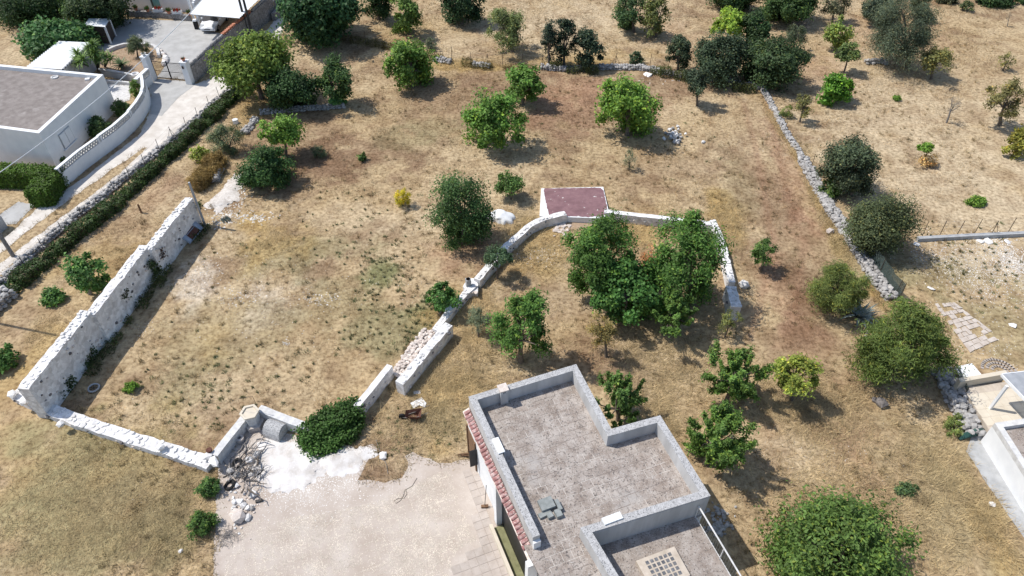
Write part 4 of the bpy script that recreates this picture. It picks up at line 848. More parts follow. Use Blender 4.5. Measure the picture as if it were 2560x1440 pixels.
c = P(676,36); t = thing('meter_hut', 'yellow box hut with a white tiled lid beside the lane stone wall', 'hut', c); MB().box((c.x, c.y, 0), (1.1, 1.0, 1.5), .5).build('body', M['yellow'], t); MB().box((c.x, c.y, 1.502), (1.25, 1.1, .12), .5).build('lid', M['sheet'], t)
q = PL([(690,52),(706,36),(722,20)]); t = thing('retaining_wall', 'grey retaining wall continuing along the lane past the yellow hut', 'wall', q[1]); wall_strip(b := MB(), [p + Vector((-.35, 0, 0)) for p in q], q, 0, [.8] * 3); b.build('wall_body', M['garden'], t)
# forecourt planter wall with pots
pw = thing('planter_wall', 'low grey stone wall with white blocks carrying flower pots', 'wall', P(400,45))
q = resample(PL([(318,42),(360,44),(400,46),(440,50),(478,54)]), .5); wall_strip(b := MB(), [p + Vector((0, .4, 0)) for p in q], q, 0, [.62] * len(q)); b.build('wall_body', M['garden'], pw)
for lab, px, kind in [('terracotta pot at the left end of the planter wall', (341,26), 't'), ('terracotta pot left of the long red flower trough', (370,29), 't'), ('white trough full of red geraniums, the longer one', (396,29), 'w'), ('terracotta urn between the two white troughs', (423,34), 't'), ('white trough with red geraniums nearest the carport', (444,34), 'w'), ('terracotta pot beside the carport corner', (474,38), 't')]:
    p = P(*px, .62); t = thing('flower_pot', lab, 'pot', p, 'pots on the planter wall'); n_ = 60
    if kind == 't': MB().lathe(p, [(.14, 0), (.22, .3), (.26, .32), (.2, .32), (.15, .2)], 9).build('pot', M['terracotta'], t); w_ = .16
    else: MB().box(p, (.95, .34, .34), -.05, 1.05).build('trough', M['white'], t); w_ = .36
    redd = kind == 'w'; X = p.x + rng.uniform(-w_, w_, n_ * 3); Y = p.y + rng.normal(0, .1, n_ * 3); cl = np.where(rng.random(n_ * 3)[:, None] < (.6 if redd else .05), [[.42, .03, .03]], [[.07, .13, .04]])
    V, T_, c_ = blades(X, Y, rng.uniform(.1, .42, n_ * 3), np.full(n_ * 3, .05), rng.uniform(.1, 1.0, n_ * 3), rng.uniform(0, 6.3, n_ * 3), cl, p.z + .28)
    link('flowers', npmesh('flowers', V - np.array(p), T_, 3, M['leaf'], c_), t, p)
# tall garden stone wall along the lane with its upright coping stones and red pots
q_px = [(492,206),(540,160),(590,118),(640,80),(688,42),(700,22)]; q = resample(PL(q_px), .4); NN = normals2(q); hs_ = [1.55 + .9 * (i / len(q)) ** 2.0 for i in range(len(q))]
gs = thing('garden_stone_wall', 'tall rubble stone wall with upright coping stones along the upper lane', 'stone wall', q[len(q)//2]); s_ = 1 if (NN[3].x < 0) else -1
wall_strip(b := MB(), q, [p + n_ * .38 * s_ for p, n_ in zip(q, NN)], 0, [h + random.uniform(-.05, .05) for h in hs_]); b.build('wall_body', M['garden'], gs)
fine = resample(PL(q_px), .17); FN = normals2(fine)
for i, p in enumerate(fine[1:-1]):
    f = i / len(fine)
    if .36 < f < .66: continue
    h = 1.55 + .9 * f ** 2; o_ = link('coping_stone', random.choice(ST['f']), gs, p + FN[i] * .19 * s_ + Vector((0, 0, h + .1)), (random.uniform(-.3, .3), random.uniform(-.2, .2), random.uniform(0, 6.3)), (.28, .24, .4))
for i in range(15):
    f = .37 + .28 * i / 14; k = int(f * len(fine)); p = fine[k] + FN[k] * .19 * s_; p = Vector((p.x, p.y, 1.56 + .9 * f ** 2))
    t = thing('flower_pot', ORD[i] + ' small red pot from the gate end of the row on the lane stone wall', 'pot', p, 'row of red pots on the lane wall'); MB().lathe(p, [(.11, 0), (.17, .22), (.19, .24), (.14, .24)], 8).build('pot', M['terracotta'], t)
# the parked car
car = thing('car', 'white hatchback parked nose out under the corrugated carport', 'car', P(545,62))
f0 = P(522,84); hd = (P(568,52) - P(543,82)); hd.z = 0; hd.normalize(); cr = Vector((hd.y, -hd.x, 0)); f0 = f0 - hd * .1
def cv(s, o, z): p = f0 + hd * s + cr * o; return (p.x, p.y, z)
stn = [(0.0,.58,.34,.62,.60),(.12,.78,.24,.78,.70),(.7,.88,.22,.86,.84),(1.25,.89,.22,.87,.92),(2.2,.89,.22,.88,.95),(3.3,.89,.22,.88,.98),(3.95,.86,.24,.84,1.0),(4.25,.70,.36,.70,.9)]
b = MB(); V = []; F = []; m_ = 7
for s, w0, z0, w1, z1 in stn: V += [cv(s, -w0 * .9, z0), cv(s, -w0, z0 + .2), cv(s, -w1, z1 - .10), cv(s, 0, z1), cv(s, w1, z1 - .10), cv(s, w0, z0 + .2), cv(s, w0 * .9, z0)]
for i in range(len(stn) - 1):
    for k in range(m_): F.append((i*m_ + k, i*m_ + (k+1) % m_, (i+1)*m_ + (k+1) % m_, (i+1)*m_ + k))
F += [tuple(range(m_)), tuple((len(stn)-1)*m_ + k for k in reversed(range(m_)))]
b.add(V, F).build('body', M['carpaint'], car, smooth=False)
b = MB(); V = []; F = []
for s, w, z in ((1.2,.74,.90),(2.0,.62,1.36),(3.3,.62,1.42),(4.05,.68,.98)): V += [cv(s, -w, z), cv(s, w, z)]
cab = [cv(1.15,-.80,.86), cv(1.95,-.62,1.36), cv(3.3,-.60,1.42), cv(4.1,-.72,.96), cv(1.15,.80,.86), cv(1.95,.62,1.36), cv(3.3,.60,1.42), cv(4.1,.72,.96)]
MB().add(cab, [(0,1,5,4), (2,3,7,6), (0,3,2,1), (4,5,6,7), (0,4,7,3)]).build('windows', M['glass'], car)
rf = [cv(1.9,-.64,1.365), cv(3.35,-.63,1.43), cv(3.35,.63,1.43), cv(1.9,.64,1.365)]; MB().add(rf + [(x, y, z + .04) for x, y, z in rf], [(3,2,1,0), (4,5,6,7), (0,1,5,4), (1,2,6,5), (2,3,7,6), (3,0,4,7)]).build('roof', M['carpaint'], car)
for s in (.82, 3.42):
    for o in (-.80, .80):
        wl_ = MB().tube([cv(s, o - .1, .32), cv(s, o + .1, .32)], .32, 14).build('wheel', M['rubber'], car); MB().tube([cv(s, o + (.101 if o > 0 else -.101), .32), cv(s, o + (.115 if o > 0 else -.115), .32)], .2, 10).build('rim', M['rim'], wl_)
for o in (-.62, .62): MB().add([cv(.10, o - .22, .60), cv(.10, o + .22, .60), cv(.50, o + .24, .79), cv(.50, o - .16, .79), cv(.05, o - .2, .5), cv(.12, o + .2, .5)], [(0,1,2,3), (4,5,1,0)]).build('headlight', M['lamp'], car)
MB().add([cv(-.02,-.3,.44), cv(-.02,.3,.44), cv(.03,.36,.58), cv(.03,-.36,.58)], [(0,1,2,3)]).build('grille', M['black'], car)
MB().add([cv(-.03,-.25,.34), cv(-.03,.25,.34), cv(-.03,.25,.43), cv(-.03,-.25,.43)], [(0,1,2,3)]).build('number_plate', M['sheet'], car)
MB().add([cv(.06,-.62,.26), cv(.06,.62,.26), cv(.02,.6,.34), cv(.02,-.6,.34)], [(0,1,2,3)]).build('bumper_intake', M['black'], car)
for o in (-.97, .97): p = cv(1.55, o, .92); MB().box(p, (.16, .2, .12), math.atan2(hd.y, hd.x), .8).build('mirror', M['carpaint'], car)
# poles and the long cable
for lab, px in (('left one of two dark wooden poles standing together by the lane', (622,92)), ('right one of two dark wooden poles standing together by the lane', (633,94))):
    p = P(*px); t = thing('utility_pole', lab, 'pole', p, 'pair of utility poles'); MB().tube([p, p + Vector((0, 0, 7.5))], [.14, .10], 8).build('pole', M['darkwood'], t)
    MB().tube([p + Vector((-.2, 0, 7.1)), p + Vector((.2, 0, 7.1))], .03, 5).build('bracket', M['steel'], t)
pa = P(-70,478,5.2); pb = P(627,93) + Vector((0, 0, 7.1)); pts = [pa.lerp(pb, i / 24) - Vector((0, 0, 1.1 * 4 * (i / 24) * (1 - i / 24))) for i in range(25)]
tag(MB().tube(pts, .028, 5).build('cable', M['sheet'], None), 'pale overhead cable crossing in front of the white villa to the dark poles', 'cable')
p = P(-70,478,0); pp = P(-70,478,5.2); t = thing('utility_pole', 'grey pole outside the left edge that holds the pale cable', 'pole', Vector((pp.x, pp.y, 0))); MB().tube([(pp.x, pp.y, 0), (pp.x, pp.y, 5.6)], [.13, .1], 8).build('pole', M['deadwood'], t)
p = P(12,812) - Vector((math.cos(SHADOW_AZ), math.sin(SHADOW_AZ), 0)) * 3.2; t = thing('post', 'bare pole off the left edge throwing a long thin shadow towards the tall wall', 'post', p)
MB().tube([p, p + Vector((0, 0, 10.5))], [.10, .07], 7).build('shaft', M['deadwood'], t)
# ---------------------------------------------------------------- maroon slab
slab = thing('cistern_slab', 'sloping maroon painted slab with peeling white edges and one white side', 'slab', P(1430,510))
top = [P(1353,471,.12), P(1508,467,.12), P(1522,530,.4)]
def _pl(px, py, off=0.0):
    a, b_, c = top[:3]; n = (b_ - a).cross(c - a); d = ray(px, py); O = Vector((0, 0, HC)); return O + d * ((a - O).dot(n) / d.dot(n)) + Vector((0, 0, off))
top += [_pl(1508,546), _pl(1349,540)]
def hull(b, topv, drop):
    n = len(topv); V = list(topv) + [Vector((p.x, p.y, drop)) for p in topv]
    return b.add(V, [tuple(range(n))[::-1], tuple(range(n, 2 * n))] + [(i, (i + 1) % n, n + (i + 1) % n, n + i) for i in range(n)])
b = hull(MB(), top, 0); o = b.build('slab_body', M['white'], slab)
nz = o.data.polygons[0].normal.z
if nz < 0: o.data.flip_normals()
def onslab(px, py):
    return _pl(px, py, .012)
edge = [(1359,476),(1362,471),(1378,471),(1440,470),(1495,469),(1503,470),(1509,478),(1514,500),(1518,520),(1516,535),(1508,541),(1490,541),(1470,543),(1440,541),(1405,541),(1372,541),(1371,530),(1368,520),(1366,510),(1363,498),(1362,488)]
ep = resample([onslab(*e) for e in edge] + [onslab(*edge[0])], .12)[:-1]; ep = [p + Vector((random.uniform(-.035, .035), random.uniform(-.035, .035), 0)) for p in ep]
o = MB().add(ep, [tuple(range(len(ep)))]).build('paint_panel', M['purple'], slab)
if o.data.polygons[0].normal.z < 0: o.data.flip_normals()
t = thing('threshold', 'crumbling pale stone threshold step in front of the maroon slab', 'step', P(1465,558)); q = resample(PL([(1420,553),(1460,549),(1510,549),(1520,556)]), .35)
for p in q: stone(t, p + Vector((0, 0, .02)), random.uniform(.3, .5), 'p', 'step_stone', .6)
t = thing('rubble', 'pale earth and stones spilling from the gap in the curved wall', 'rubble', P(1400,570))
for k in range(30): stone(t, P(random.uniform(1385,1425), random.uniform(562,590), .04), random.uniform(.1, .35), 'p', 'stone', .6)
# ---------------------------------------------------------------- fences
def fence(label, bases, h, lean=0.0, name='wire_fence', braces=(), wires=3, mat='steel', r=.022):
    t = thing(name, label, 'fence', P(*bases[len(bases)//2])); tops = []
    for i, px in enumerate(bases):
        p = P(*px); tp = p + Vector((random.uniform(-.06, .06), random.uniform(-.04, .04), h * random.uniform(.93, 1.05))); tops.append((p, tp)); MB().tube([p, tp], r, 5).build('fence_post', M[mat], t)
        if i in braces:
            for s in (-.45, .45): MB().tube([p.lerp(tp, .85), p + Vector((s, .1 * s, 0))], r * .7, 4).build('brace', M[mat], t)
    for k in range(wires):
        f = .35 + .6 * k / max(1, wires - 1); MB().tube([a.lerp(b_, f) for a, b_ in tops], .004, 3).build('wire', M['deadwood'], t)
    return t
fence('wire fence on thin dark posts above the ivy along the dirt lane', [(9,715),(66,675),(117,632),(162,590),(210,552),(255,530),(291,485),(329,452),(366,421),(401,382),(435,350),(469,326),(497,299),(525,271),(551,250),(585,215)], 1.2, braces=(5,10))
fence('sagging wire fence on rusty posts across the back of the field', [(725,85),(830,108),(915,112),(960,124),(1001,132),(1087,137),(1130,152),(1176,164),(1218,166),(1257,170),(1305,168),(1356,177),(1445,170),(1538,166),(1582,167),(1624,168),(1669,176)], 1.35, braces=(8,11,13))
fence('row of slanting rusty fence posts on the grey concrete kerb, right edge', [(2303,595),(2347,593),(2390,591),(2433,589),(2477,588),(2517,586),(2557,584)], 1.35, braces=(4,))
fence('few rusty posts standing behind the right-hand dry stone wall', [(1960,330),(2030,413),(2044,442),(2066,478),(2160,640)], .95, wires=1)
t = thing('kerb', 'straight grey concrete kerb carrying the fence posts, right edge', 'kerb', P(2430,598)); q = resample(PL([(2292,603),(2420,596),(2640,586)]), 1.0); wall_strip(b := MB(), [p + Vector((0, .18, 0)) for p in q], [p - Vector((0, .10, 0)) for p in q], 0, [.28] * len(q)); b.build('kerb_stone', M['concrete'], t)
def net(label, pts, h, mat, name='net_fence'):
    q = resample(PL(pts), .3); t = thing(name, label, 'net fence', q[len(q)//2]); V = []; F = []
    for i, p in enumerate(q):
        w_ = math.sin(i * 1.7) * .05
        V += [(p.x + w_, p.y, .03), (p.x + w_ * .5 + .04, p.y, h * .5), (p.x + w_, p.y, h + random.uniform(-.06, .05))]
    for i in range(len(q) - 1): F += [(3*i, 3*i+3, 3*i+4, 3*i+1), (3*i+1, 3*i+4, 3*i+5, 3*i+2)]
    V2 = V + [(x + .012, y + .004, z) for x, y, z in V]; m_ = len(V); MB().add(V2, F + [tuple(m_ + k for k in f[::-1]) for f in F]).build('net', M[mat], t, smooth=True)
    for p in q[::6] + [q[-1]]: MB().tube([p - Vector((.03, 0, 0)), p + Vector((-.03, 0, h * 1.08))], .02, 5).build('fence_post', M['steel'], t)
net('bright teal shade net under the big tree, behind the dry stone wall', [(2128,598),(2142,618),(2150,634)], 1.05, 'net')
net('long grey-green shade net along the far side of the dry stone wall', [(2162,640),(2190,680),(2220,722),(2246,750)], 1.3, 'greynet')
net('dark net screen hanging beside the white table, right edge', [(2374,938),(2388,968),(2402,1000)], 1.0, 'greynet')
# ---------------------------------------------------------------- plot on the right: paved patch, terrace, pergola, white house
pv = thing('paved_patch', 'patch of old pinkish paving slabs laid askew in the dry lawn', 'paving', P(2420,820)); Q = PL([(2335,760),(2386,757),(2503,846),(2424,883)])
for j in range(11):
    cuts = [0]; 
    while cuts[-1] < .9: cuts.append(min(1, cuts[-1] + random.uniform(.13, .27)))
    for a, e in zip(cuts[:-1], cuts[1:]):
        if random.random() < .14 or (j > 8 and a > .7) : continue
        g_ = .012; qq = [bil(*Q, u, v) for u, v in ((a + g_, (j + g_ * 4) / 11), (e - g_, (j + g_ * 4) / 11), (e - g_, (j + 1 - g_ * 4) / 11), (a + g_, (j + 1 - g_ * 4) / 11))]
        MB().prism([p + Vector((random.uniform(-.03, .03), random.uniform(-.03, .03), 0)) for p in qq], .004, random.uniform(.03, .06)).build('slab', M['pslab'], pv)
for lab, px, s in (('flat pale flagstone lying on the lawn above the paved patch', (2328,721), .5), ('pale flat stone below the kerb, near the tree', (2292,610), .5), ('white stone by the kerb, right of the tree', (2450,602), .45), ('pair of pale flat stones under the concrete kerb', (2470,603), .55), ('white stone under the kerb near the right edge', (2518,604), .5), ('pale stone on the dry lawn near the right edge', (2532,813), .4), ('small grey stone slab under the back wall, beside the fence', (1618,187), .8)):
    p = P(*px, .04); tag(stone(None, p, s, 'w', 'flat_stone', .35), lab, 'stone')
TZ2 = .7
te = thing('terrace', 'beige tiled terrace raised on a rendered wall beside the right-hand white house', 'terrace', P(2450,1020))
tq = [P(2408,968,TZ2), P(2470,960,TZ2), P(2640,936,TZ2), P(2640,1060,TZ2), P(2480,1086,TZ2)]
MB().prism(tq, 0, TZ2 - .012).build('terrace_base', M['beigewall'], te)
u_ = (tq[2] - tq[0]).normalized(); v_ = (tq[4] - tq[0]).normalized(); poly = [(p.x, p.y) for p in tq]
tm = tilemesh[0].copy(); tm.materials.clear(); tm.materials.append(M['beige'])
MB().prism(inset(tq, .02), TZ2 - .0115, TZ2 - .004).build('grout_bed', M['beigewall'], te)
for i in range(14):
    for j in range(14):
        c = tq[0] + u_ * (i + .5) * .5 + v_ * (j + .5) * .5
        if all(inpoly(np.array([c.x + a]), np.array([c.y + e]), poly)[0] for a in (-.24, .24) for e in (-.24, .24)): link('floor_tile', tm, te, (c.x, c.y, TZ2 + .002), (0, 0, math.atan2(u_.y, u_.x)), (.5, .5, .3))
pr_ = [P(2402,955,TZ2 + .5), P(2520,934,TZ2 + .5)]; wall_strip(b := MB(), [p + Vector((0, .25, 0)) for p in pr_], pr_, 0, [TZ2 + .5] * 2); b.build('back_wall', M['beige'], te)
tb = thing('white_slab_table', 'white rectangular slab table behind the terrace wall', 'table', P(2425,930)); kq = [P(2388,917,.75), P(2430,908,.75), P(2454,936,.75), P(2405,944,.75)]; MB().prism(kq, .66, .75).build('top', M['white'], tb)
for p in kq: c = sum(kq, Vector()) / 4; p = p.lerp(c, .15); MB().box((p.x, p.y, 0), (.12, .12, .655)).build('leg', M['white'], tb)
pg = thing('pergola', 'white pergola with a grey slatted roof at the right edge', 'pergola', P(2500,1000)); pz = TZ2 + 2.0
c1 = P(2506,935,pz); c2 = P(2640,920,pz); c4 = P(2568,1000,pz); c3 = c2 + (c4 - c1); bq = P(2475,1021,TZ2)
MB().box((bq.x, bq.y, TZ2), (.13, .13, pz - TZ2 - .16), .2).build('post', M['white'], pg)
for a, e in ((c1, c2), (c1, c4), (c2, c3), (c4, c3)): d = e - a; m = a.lerp(e, .5); MB().box((m.x, m.y, pz - .15), (d.length, .10, .15), math.atan2(d.y, d.x)).build('beam', M['white'], pg)
for k in range(26):
    f = (k + .5) / 26; a, e = c1.lerp(c4, f), c2.lerp(c3, f); d = e - a; m = a.lerp(e, .5); MB().box((m.x, m.y, pz + .003), (d.length, (c4 - c1).length / 26 * .8, .02), math.atan2(d.y, d.x)).build('slat', M['slat'], pg)
WZ = 1.6
w0 = P(2487,1057,WZ); w1 = P(2563,1176,WZ); w2 = w0 + (P(2560,1046,WZ) - w0) * 2.2; w1 = w0 + (w1 - w0) * 1.9; w3 = w1 + (w2 - w0)
wh = thing('house', 'white flat-roofed house cut by the right edge, with a pale concrete apron', 'house', Vector((w0.x + 2, w0.y - 2, 0))); wp = [w0, w1, w3, w2]
MB().prism(wp, 0, WZ - .3).build('wall', M['white'], wh); MB().prism(inset(wp, .28), WZ - .298, WZ - .25).build('roof', M['tile'], wh); wi = inset(wp, .30); b = MB()
for i in range(4):
    o1, o2, i1, i2 = wp[i], wp[(i+1)%4], wi[i], wi[(i+1)%4]; z0, z1 = WZ - .299, WZ
    b.add([(o1.x, o1.y, z0), (o2.x, o2.y, z0), (i2.x, i2.y, z0), (i1.x, i1.y, z0), (o1.x, o1.y, z1), (o2.x, o2.y, z1), (i2.x, i2.y, z1), (i1.x, i1.y, z1)], [(4, 5, 6, 7), (0, 1, 5, 4), (2, 3, 7, 6)])
b.build('parapet', M['capw'], wh)
sheet('pavement', [(2428,1092),(2450,1100),(2500,1180),(2562,1284),(2640,1420),(2640,1480),(2560,1346),(2480,1230),(2416,1130)], .03, M['concrete'], .03)
t = thing('shade_cloth', 'folded dark green shade cloth heaped at the corner of the white house', 'cloth', P(2425,1090)); b = MB(); 
for k in range(5): p, e = P(2398 + k * 3, 1098 - k * 3, .1 + .05 * k), P(2452 + k * 2, 1082 - k * 2, .25 + .06 * k); m = p.lerp(e, .5) + Vector((0, 0, .12)); b.tube([p, m, e], [.08, .13, .07], 6)
b.build('folds', M['net'], t, smooth=True)
t = thing('stone_circle', 'concentric arcs of grey paving setts on the lawn behind the pergola', 'paving', P(2495,925))
for r_ in (.4, .65, .9):
    for k in range(int(9 * r_ * 2)):
        an = math.pi * (.05 + .9 * k / (9 * r_ * 2)); c = P(2500,930); MB().box((c.x + math.cos(an) * r_, c.y + math.sin(an) * r_, .004), (.16, .22, .035), an).build('sett', M['ctile'], t)
# ---------------------------------------------------------------- courtyard side things
c = P(637,1062); t = thing('well', 'hexagonal limewashed well head with a rusty rim in the wall corner', 'well', c)
MB().lathe(c, [(.55, 0), (.55, .3)], 6, .3).build('plinth', M['wellplinth'], t); MB().lathe(c, [(.36, .302), (.42, 1.02)], 6, .3).build('well_head', M['capw'], t)
V = []; MB().lathe(c, [(.44, 1.022), (.50, 1.03), (.50, 1.12), (.37, 1.12), (.36, 1.045)], 6, .3).build('rim', M['beige'], t)
MB().tube([c + Vector((-.42, .1, 1.0)), c + Vector((-.38, .12, 2.0)), c + Vector((.3, .3, 2.0)), c + Vector((.36, .26, 1.0))], .012, 5).build('pulley_frame', M['steel'], t)
c = P(690,1080); t = thing('cistern_vault', 'small grey barrel-vaulted cistern cover crusted with lichen', 'cistern', c); b = MB(); n = 10; ax = Vector((.93, -.36, 0)); sd_ = Vector((.36, .93, 0)); V = []; F = []
for i, s in enumerate((-.42, .55)):
    for k in range(n + 1): an = math.pi * k / n; p = c + ax * (s) * 1.0 + sd_ * math.cos(an) * .5; V.append((p.x, p.y, math.sin(an) * .72))
for k in range(n): F.append((k, k + 1, n + 2 + k, n + 1 + k)[::-1])
F += [tuple(range(n + 1)), tuple(range(2 * n + 1, n, -1))]; o = b.add(V, F).build('vault', M['cap'], t)
bd = [(c + ax * -.435 + sd_ * s).to_tuple()[:2] for s in (-.22, .22)]; MB().add([(*bd[0], .05), (*bd[1], .05), (*bd[1], .45), (*bd[0], .45)], [(0, 1, 2, 3)]).build('hatch', M['concrete'], t)
import bmesh
def fixn(o):
    bm_ = bmesh.new(); bm_.from_mesh(o.data); bmesh.ops.recalc_face_normals(bm_, faces=bm_.faces); bm_.to_mesh(o.data); bm_.free()
fixn(o)
c = P(602,1103); t = thing('perforated_block', 'small round pierced stone pot in front of the concrete wall', 'pot', c); MB().lathe(c, [(.2, 0), (.22, .3), (.14, .32), (.10, .32), (.08, .05)], 9).build('pot', M['wellplinth'], t)
c = P(524,1128,.72); tag(MB().lathe(c, [(.14, 0), (.15, .14), (.09, .15)], 8).build('rusty_can', M['rust'], None), 'rusty can at the low end of the concrete wall', 'can')
def mound(name, label, px, rx, ry, h, mat, cat='heap', seed=1, n=44, pw=1.5):
    c = P(*px); a = (P(px[0] + rx, px[1]) - c).length; e = (P(px[0], px[1] - ry) - c).length; V = []; F = []
    for i in range(n + 1):
        for j in range(n + 1):
            u, v = i / n * 2 - 1, j / n * 2 - 1; k = math.sqrt(max(1e-9, u * u + v * v)); m_ = max(abs(u), abs(v)); u2, v2 = (u / k * m_, v / k * m_) if k > 1e-4 else (0, 0)
            x, y = c.x + u2 * a, c.y + v2 * e; ns = float(vnoise(np.array([x]), np.array([y]), .55, seed)[0]); f = max(0, 1 - m_ ** pw)
            ed = 1 + ((float(vnoise(np.array([x]), np.array([y]), .8, seed + 3)[0]) - .5) * .75 + (float(vnoise(np.array([x]), np.array([y]), .22, seed + 5)[0]) - .5) * .35) * m_
            V.append((c.x + u2 * a * ed, c.y + v2 * e * ed, .014 + h * (math.sqrt(max(0, 1 - m_ * m_)) if pw > 2 else f * (.6 + .8 * ns)) if m_ < 1 else .006))
    for i in range(n):
        for j in range(n): q = i * (n + 1) + j; F.append((q, q + n + 1, q + n + 2, q + 1))
    return tag(MB().add(V, F).build(name, mat, None, smooth=True), label, cat)
mound('lime_heap', 'bright white heap of lime powder spread over the courtyard corner', (735,1160), 95, 62, .12, M['lime'], seed=4, pw=1.2)
mound('lime_heap', 'smaller white heap of lime powder to the right of the ivy foot', (838,1152), 62, 34, .16, M['lime'], seed=8)
mound('lime_heap', 'thin white lime patch at the right end of the powder heaps', (905,1132), 36, 22, .08, M['lime'], seed=9)
mound('gravel_heap', 'low pale gravel spill below the dry stone bank, far end of the enclosure', (575,478), 28, 45, .12, M['lime2'], seed=5)
mound('gravel_heap', 'pale rubble spill beside the lone grey post', (548,508), 32, 16, .15, M['lime2'], seed=6)
mound('dome_stone', 'white limewashed dome of a cistern behind the curved wall', (1250,545), 29, 17, .55, M['white'], 'dome', seed=7, pw=2.2)
# branch pile, tyres, stones
bp = thing('branch_pile', 'tangled pile of dead grey branches in the courtyard corner', 'branches', P(608,1190))
for k in range(84):
    x, y = random.gauss(610, 21), random.gauss(1182, 34); p = P(x, y, random.uniform(.05, .38)); an = random.uniform(-.6, 2.2); ln_ = random.uniform(.4, 1.25); pts = [p]
    for s in range(4): an += random.gauss(0, .35); pts.append(pts[-1] + Vector((math.cos(an), math.sin(an), random.uniform(-.12, .14))) * ln_ / 4)
    for p in pts: p.z = max(.03, p.z)
    r_ = random.choice((.014, .02, .03, .05)); MB().tube(pts, [r_ * (1 - .17 * i) for i in range(5)], 5).build('branch', M[random.choice(('deadwood', 'deadwood', 'deadwood', 'bark', 'darkwood'))], bp)
for lab, px, rz in (('black tyre half buried in the branch pile, upper one', (594,1162), .6), ('black tyre at the lower left of the branch pile', (576,1215), 1.4)):
    c = P(*px); b = MB(); pts = [c + Vector((math.cos(a) * .22, math.sin(a) * .22, .10 + math.sin(a + rz) * .08)) for a in [i * 2 * math.pi / 16 for i in range(17)]]; tag(b.tube(pts, .075, 8, False).build('tyre', M['rubber'], None, smooth=True), lab, 'tyre', 'tyres in the branch pile')
LS = [('long pale squared stone in front of the branch pile, the largest', (594,1289), .66, 'p'), ('white stone above the long pale stone, left', (586,1256), .33, 'w'), ('white stone behind the long pale stone, middle', (600,1254), .36, 'w'), ('white rounded stone right of the long pale stone', (619,1294), .34, 'w'), ('white stone in the row right of the branch pile foot', (619,1270), .3, 'w'), ('small grey stone next to the white ones', (629,1270), .26, 'f'), ('white angular stone at the foot of the dry grass tuft', (633,1235), .36, 'w'), ('white stone left in the rubble row', (584,1270), .28, 'w'), ('pale stone between the white stones', (609,1264), .3, 'w'), ('grey boulder at the top of the branch pile', (640,1137), .42, 'f'), ('pale stone block lying on top of the branches', (624,1150), .42, 'w'), ('grey stone left of the branch pile', (575,1178), .4, 'f'), ('grey stone among the branches, left', (593,1186), .36, 'f'), ('white stone in the middle of the branches', (590,1213), .3, 'w'), ('white limestone block lying alone on the dry verge of the courtyard', (957,1139), .38, 'w')]
for lab, px, s, k in LS:
    o = stone(None, P(px[0], px[1], s * .28), s, k, 'loose_stone'); tag(o, lab, 'stone')
o.scale *= 1.05
t = thing('rubble', 'small pale rubble scattered around the long squared stone and branch pile', 'rubble', P(606,1270))
for i in range(60): stone(t, P(random.gauss(605,22), random.gauss(1265,28), .03), random.uniform(.05, .16), random.choice('wwp'), 'stone')
c = P(648,1253,.03); tag(MB().box((c.x, c.y, .012), (.32, .12, .1), .3).build('wood_chunk', M['darkwood'], None), 'short dark wood chunk on the courtyard floor right of the stones', 'wood')
t = thing('twig_heap', 'flat round heap of thin grey twigs on the courtyard edge', 'twigs', P(567,1340)); b = MB()
for k in range(90): p = P(567 + random.gauss(0, 13), 1340 + random.gauss(0, 10), random.uniform(.02, .1)); an = random.uniform(0, 6.3); b.tube([p, p + Vector((math.cos(an), math.sin(an), random.uniform(-.05, .05))) * .3 + Vector((0, 0, .01))], .007, 3)
b.build('twigs', M['deadwood'], t)
pts = [P(*q, .03) for q in ((1042,1195),(1030,1215),(1012,1225),(1008,1240),(1000,1252),(990,1258),(985,1252),(995,1246),(1010,1245),(1017,1235),(1014,1222))]
tag(MB().tube(pts, .011, 5).build('hose', M['hose'], None), 'thin looped hose lying on the pale courtyard', 'hose')
pts = [P(*q, .03) for q in ((940,1100),(952,1135),(966,1160),(970,1185))]; tag(MB().tube(pts, .016, 5).build('dead_vine', M['deadwood'], None), 'long dry vine stem trailing from the ivy over the verge', 'vine')
c = P(1212,1268); t = thing('broom', 'broom with a long dark stick leaning at the front wall of the house', 'broom', c); tpz = P(1207,1195,1.35); tpz = c + Vector((.10, .28, 1.45)); MB().tube([c + Vector((0, 0, .1)), tpz], .016, 5).build('stick', M['darkwood'], t); MB().box((c.x, c.y, .012), (.34, .12, .14), .1).build('brush', M['brownwood'], t)
t = thing('firewood', 'small bundle of dry sticks on the ground at the house corner', 'sticks', P(1163,1140)); b = MB()
for k in range(16): p = P(1150 + random.uniform(-8, 14), 1139 + random.uniform(-5, 5), random.uniform(.03, .16)); b.tube([p, p + Vector((.55, random.uniform(-.1, .1), random.uniform(-.02, .02)))], .018, 4)
b.build('sticks', M['brownwood'], t)
# wheelbarrow tipped over, white sheets
c = P(1035,1046); t = thing('wheelbarrow', 'overturned rusty wheelbarrow lying in the dry grass', 'wheelbarrow', c); tr = MB()
rw = [(-.42,-.22,.42),(.42,-.30,.5),(.42,.30,.5),(-.42,.22,.42),(-.22,-.12,.14),(.22,-.16,.12),(.22,.16,.12),(-.22,.12,.14)]; tr.add([(c.x + x, c.y + y, z) for x, y, z in rw], [(0,1,5,4),(1,2,6,5),(2,3,7,6),(3,0,4,7),(4,5,6,7)]); tr.build('tray', M['rust'], t)
for s in (-.2, .2): MB().tube([c + Vector((-.55, s * .3, .16)), c + Vector((.1, s, .3)), c + Vector((.75, s * 1.2 + .45, .22))], .018, 5).build('handle', M['deadwood'], t)
MB().tube([c + Vector((-.6, -.05, .18)), c + Vector((-.6, .05, .18))], .18, 12).build('wheel', M['rubber'], t)
for s in (-.15, .15): MB().tube([c + Vector((.15, s, .15)), c + Vector((.2, s - .3, .02))], .015, 5).build('leg', M['rust'], t)
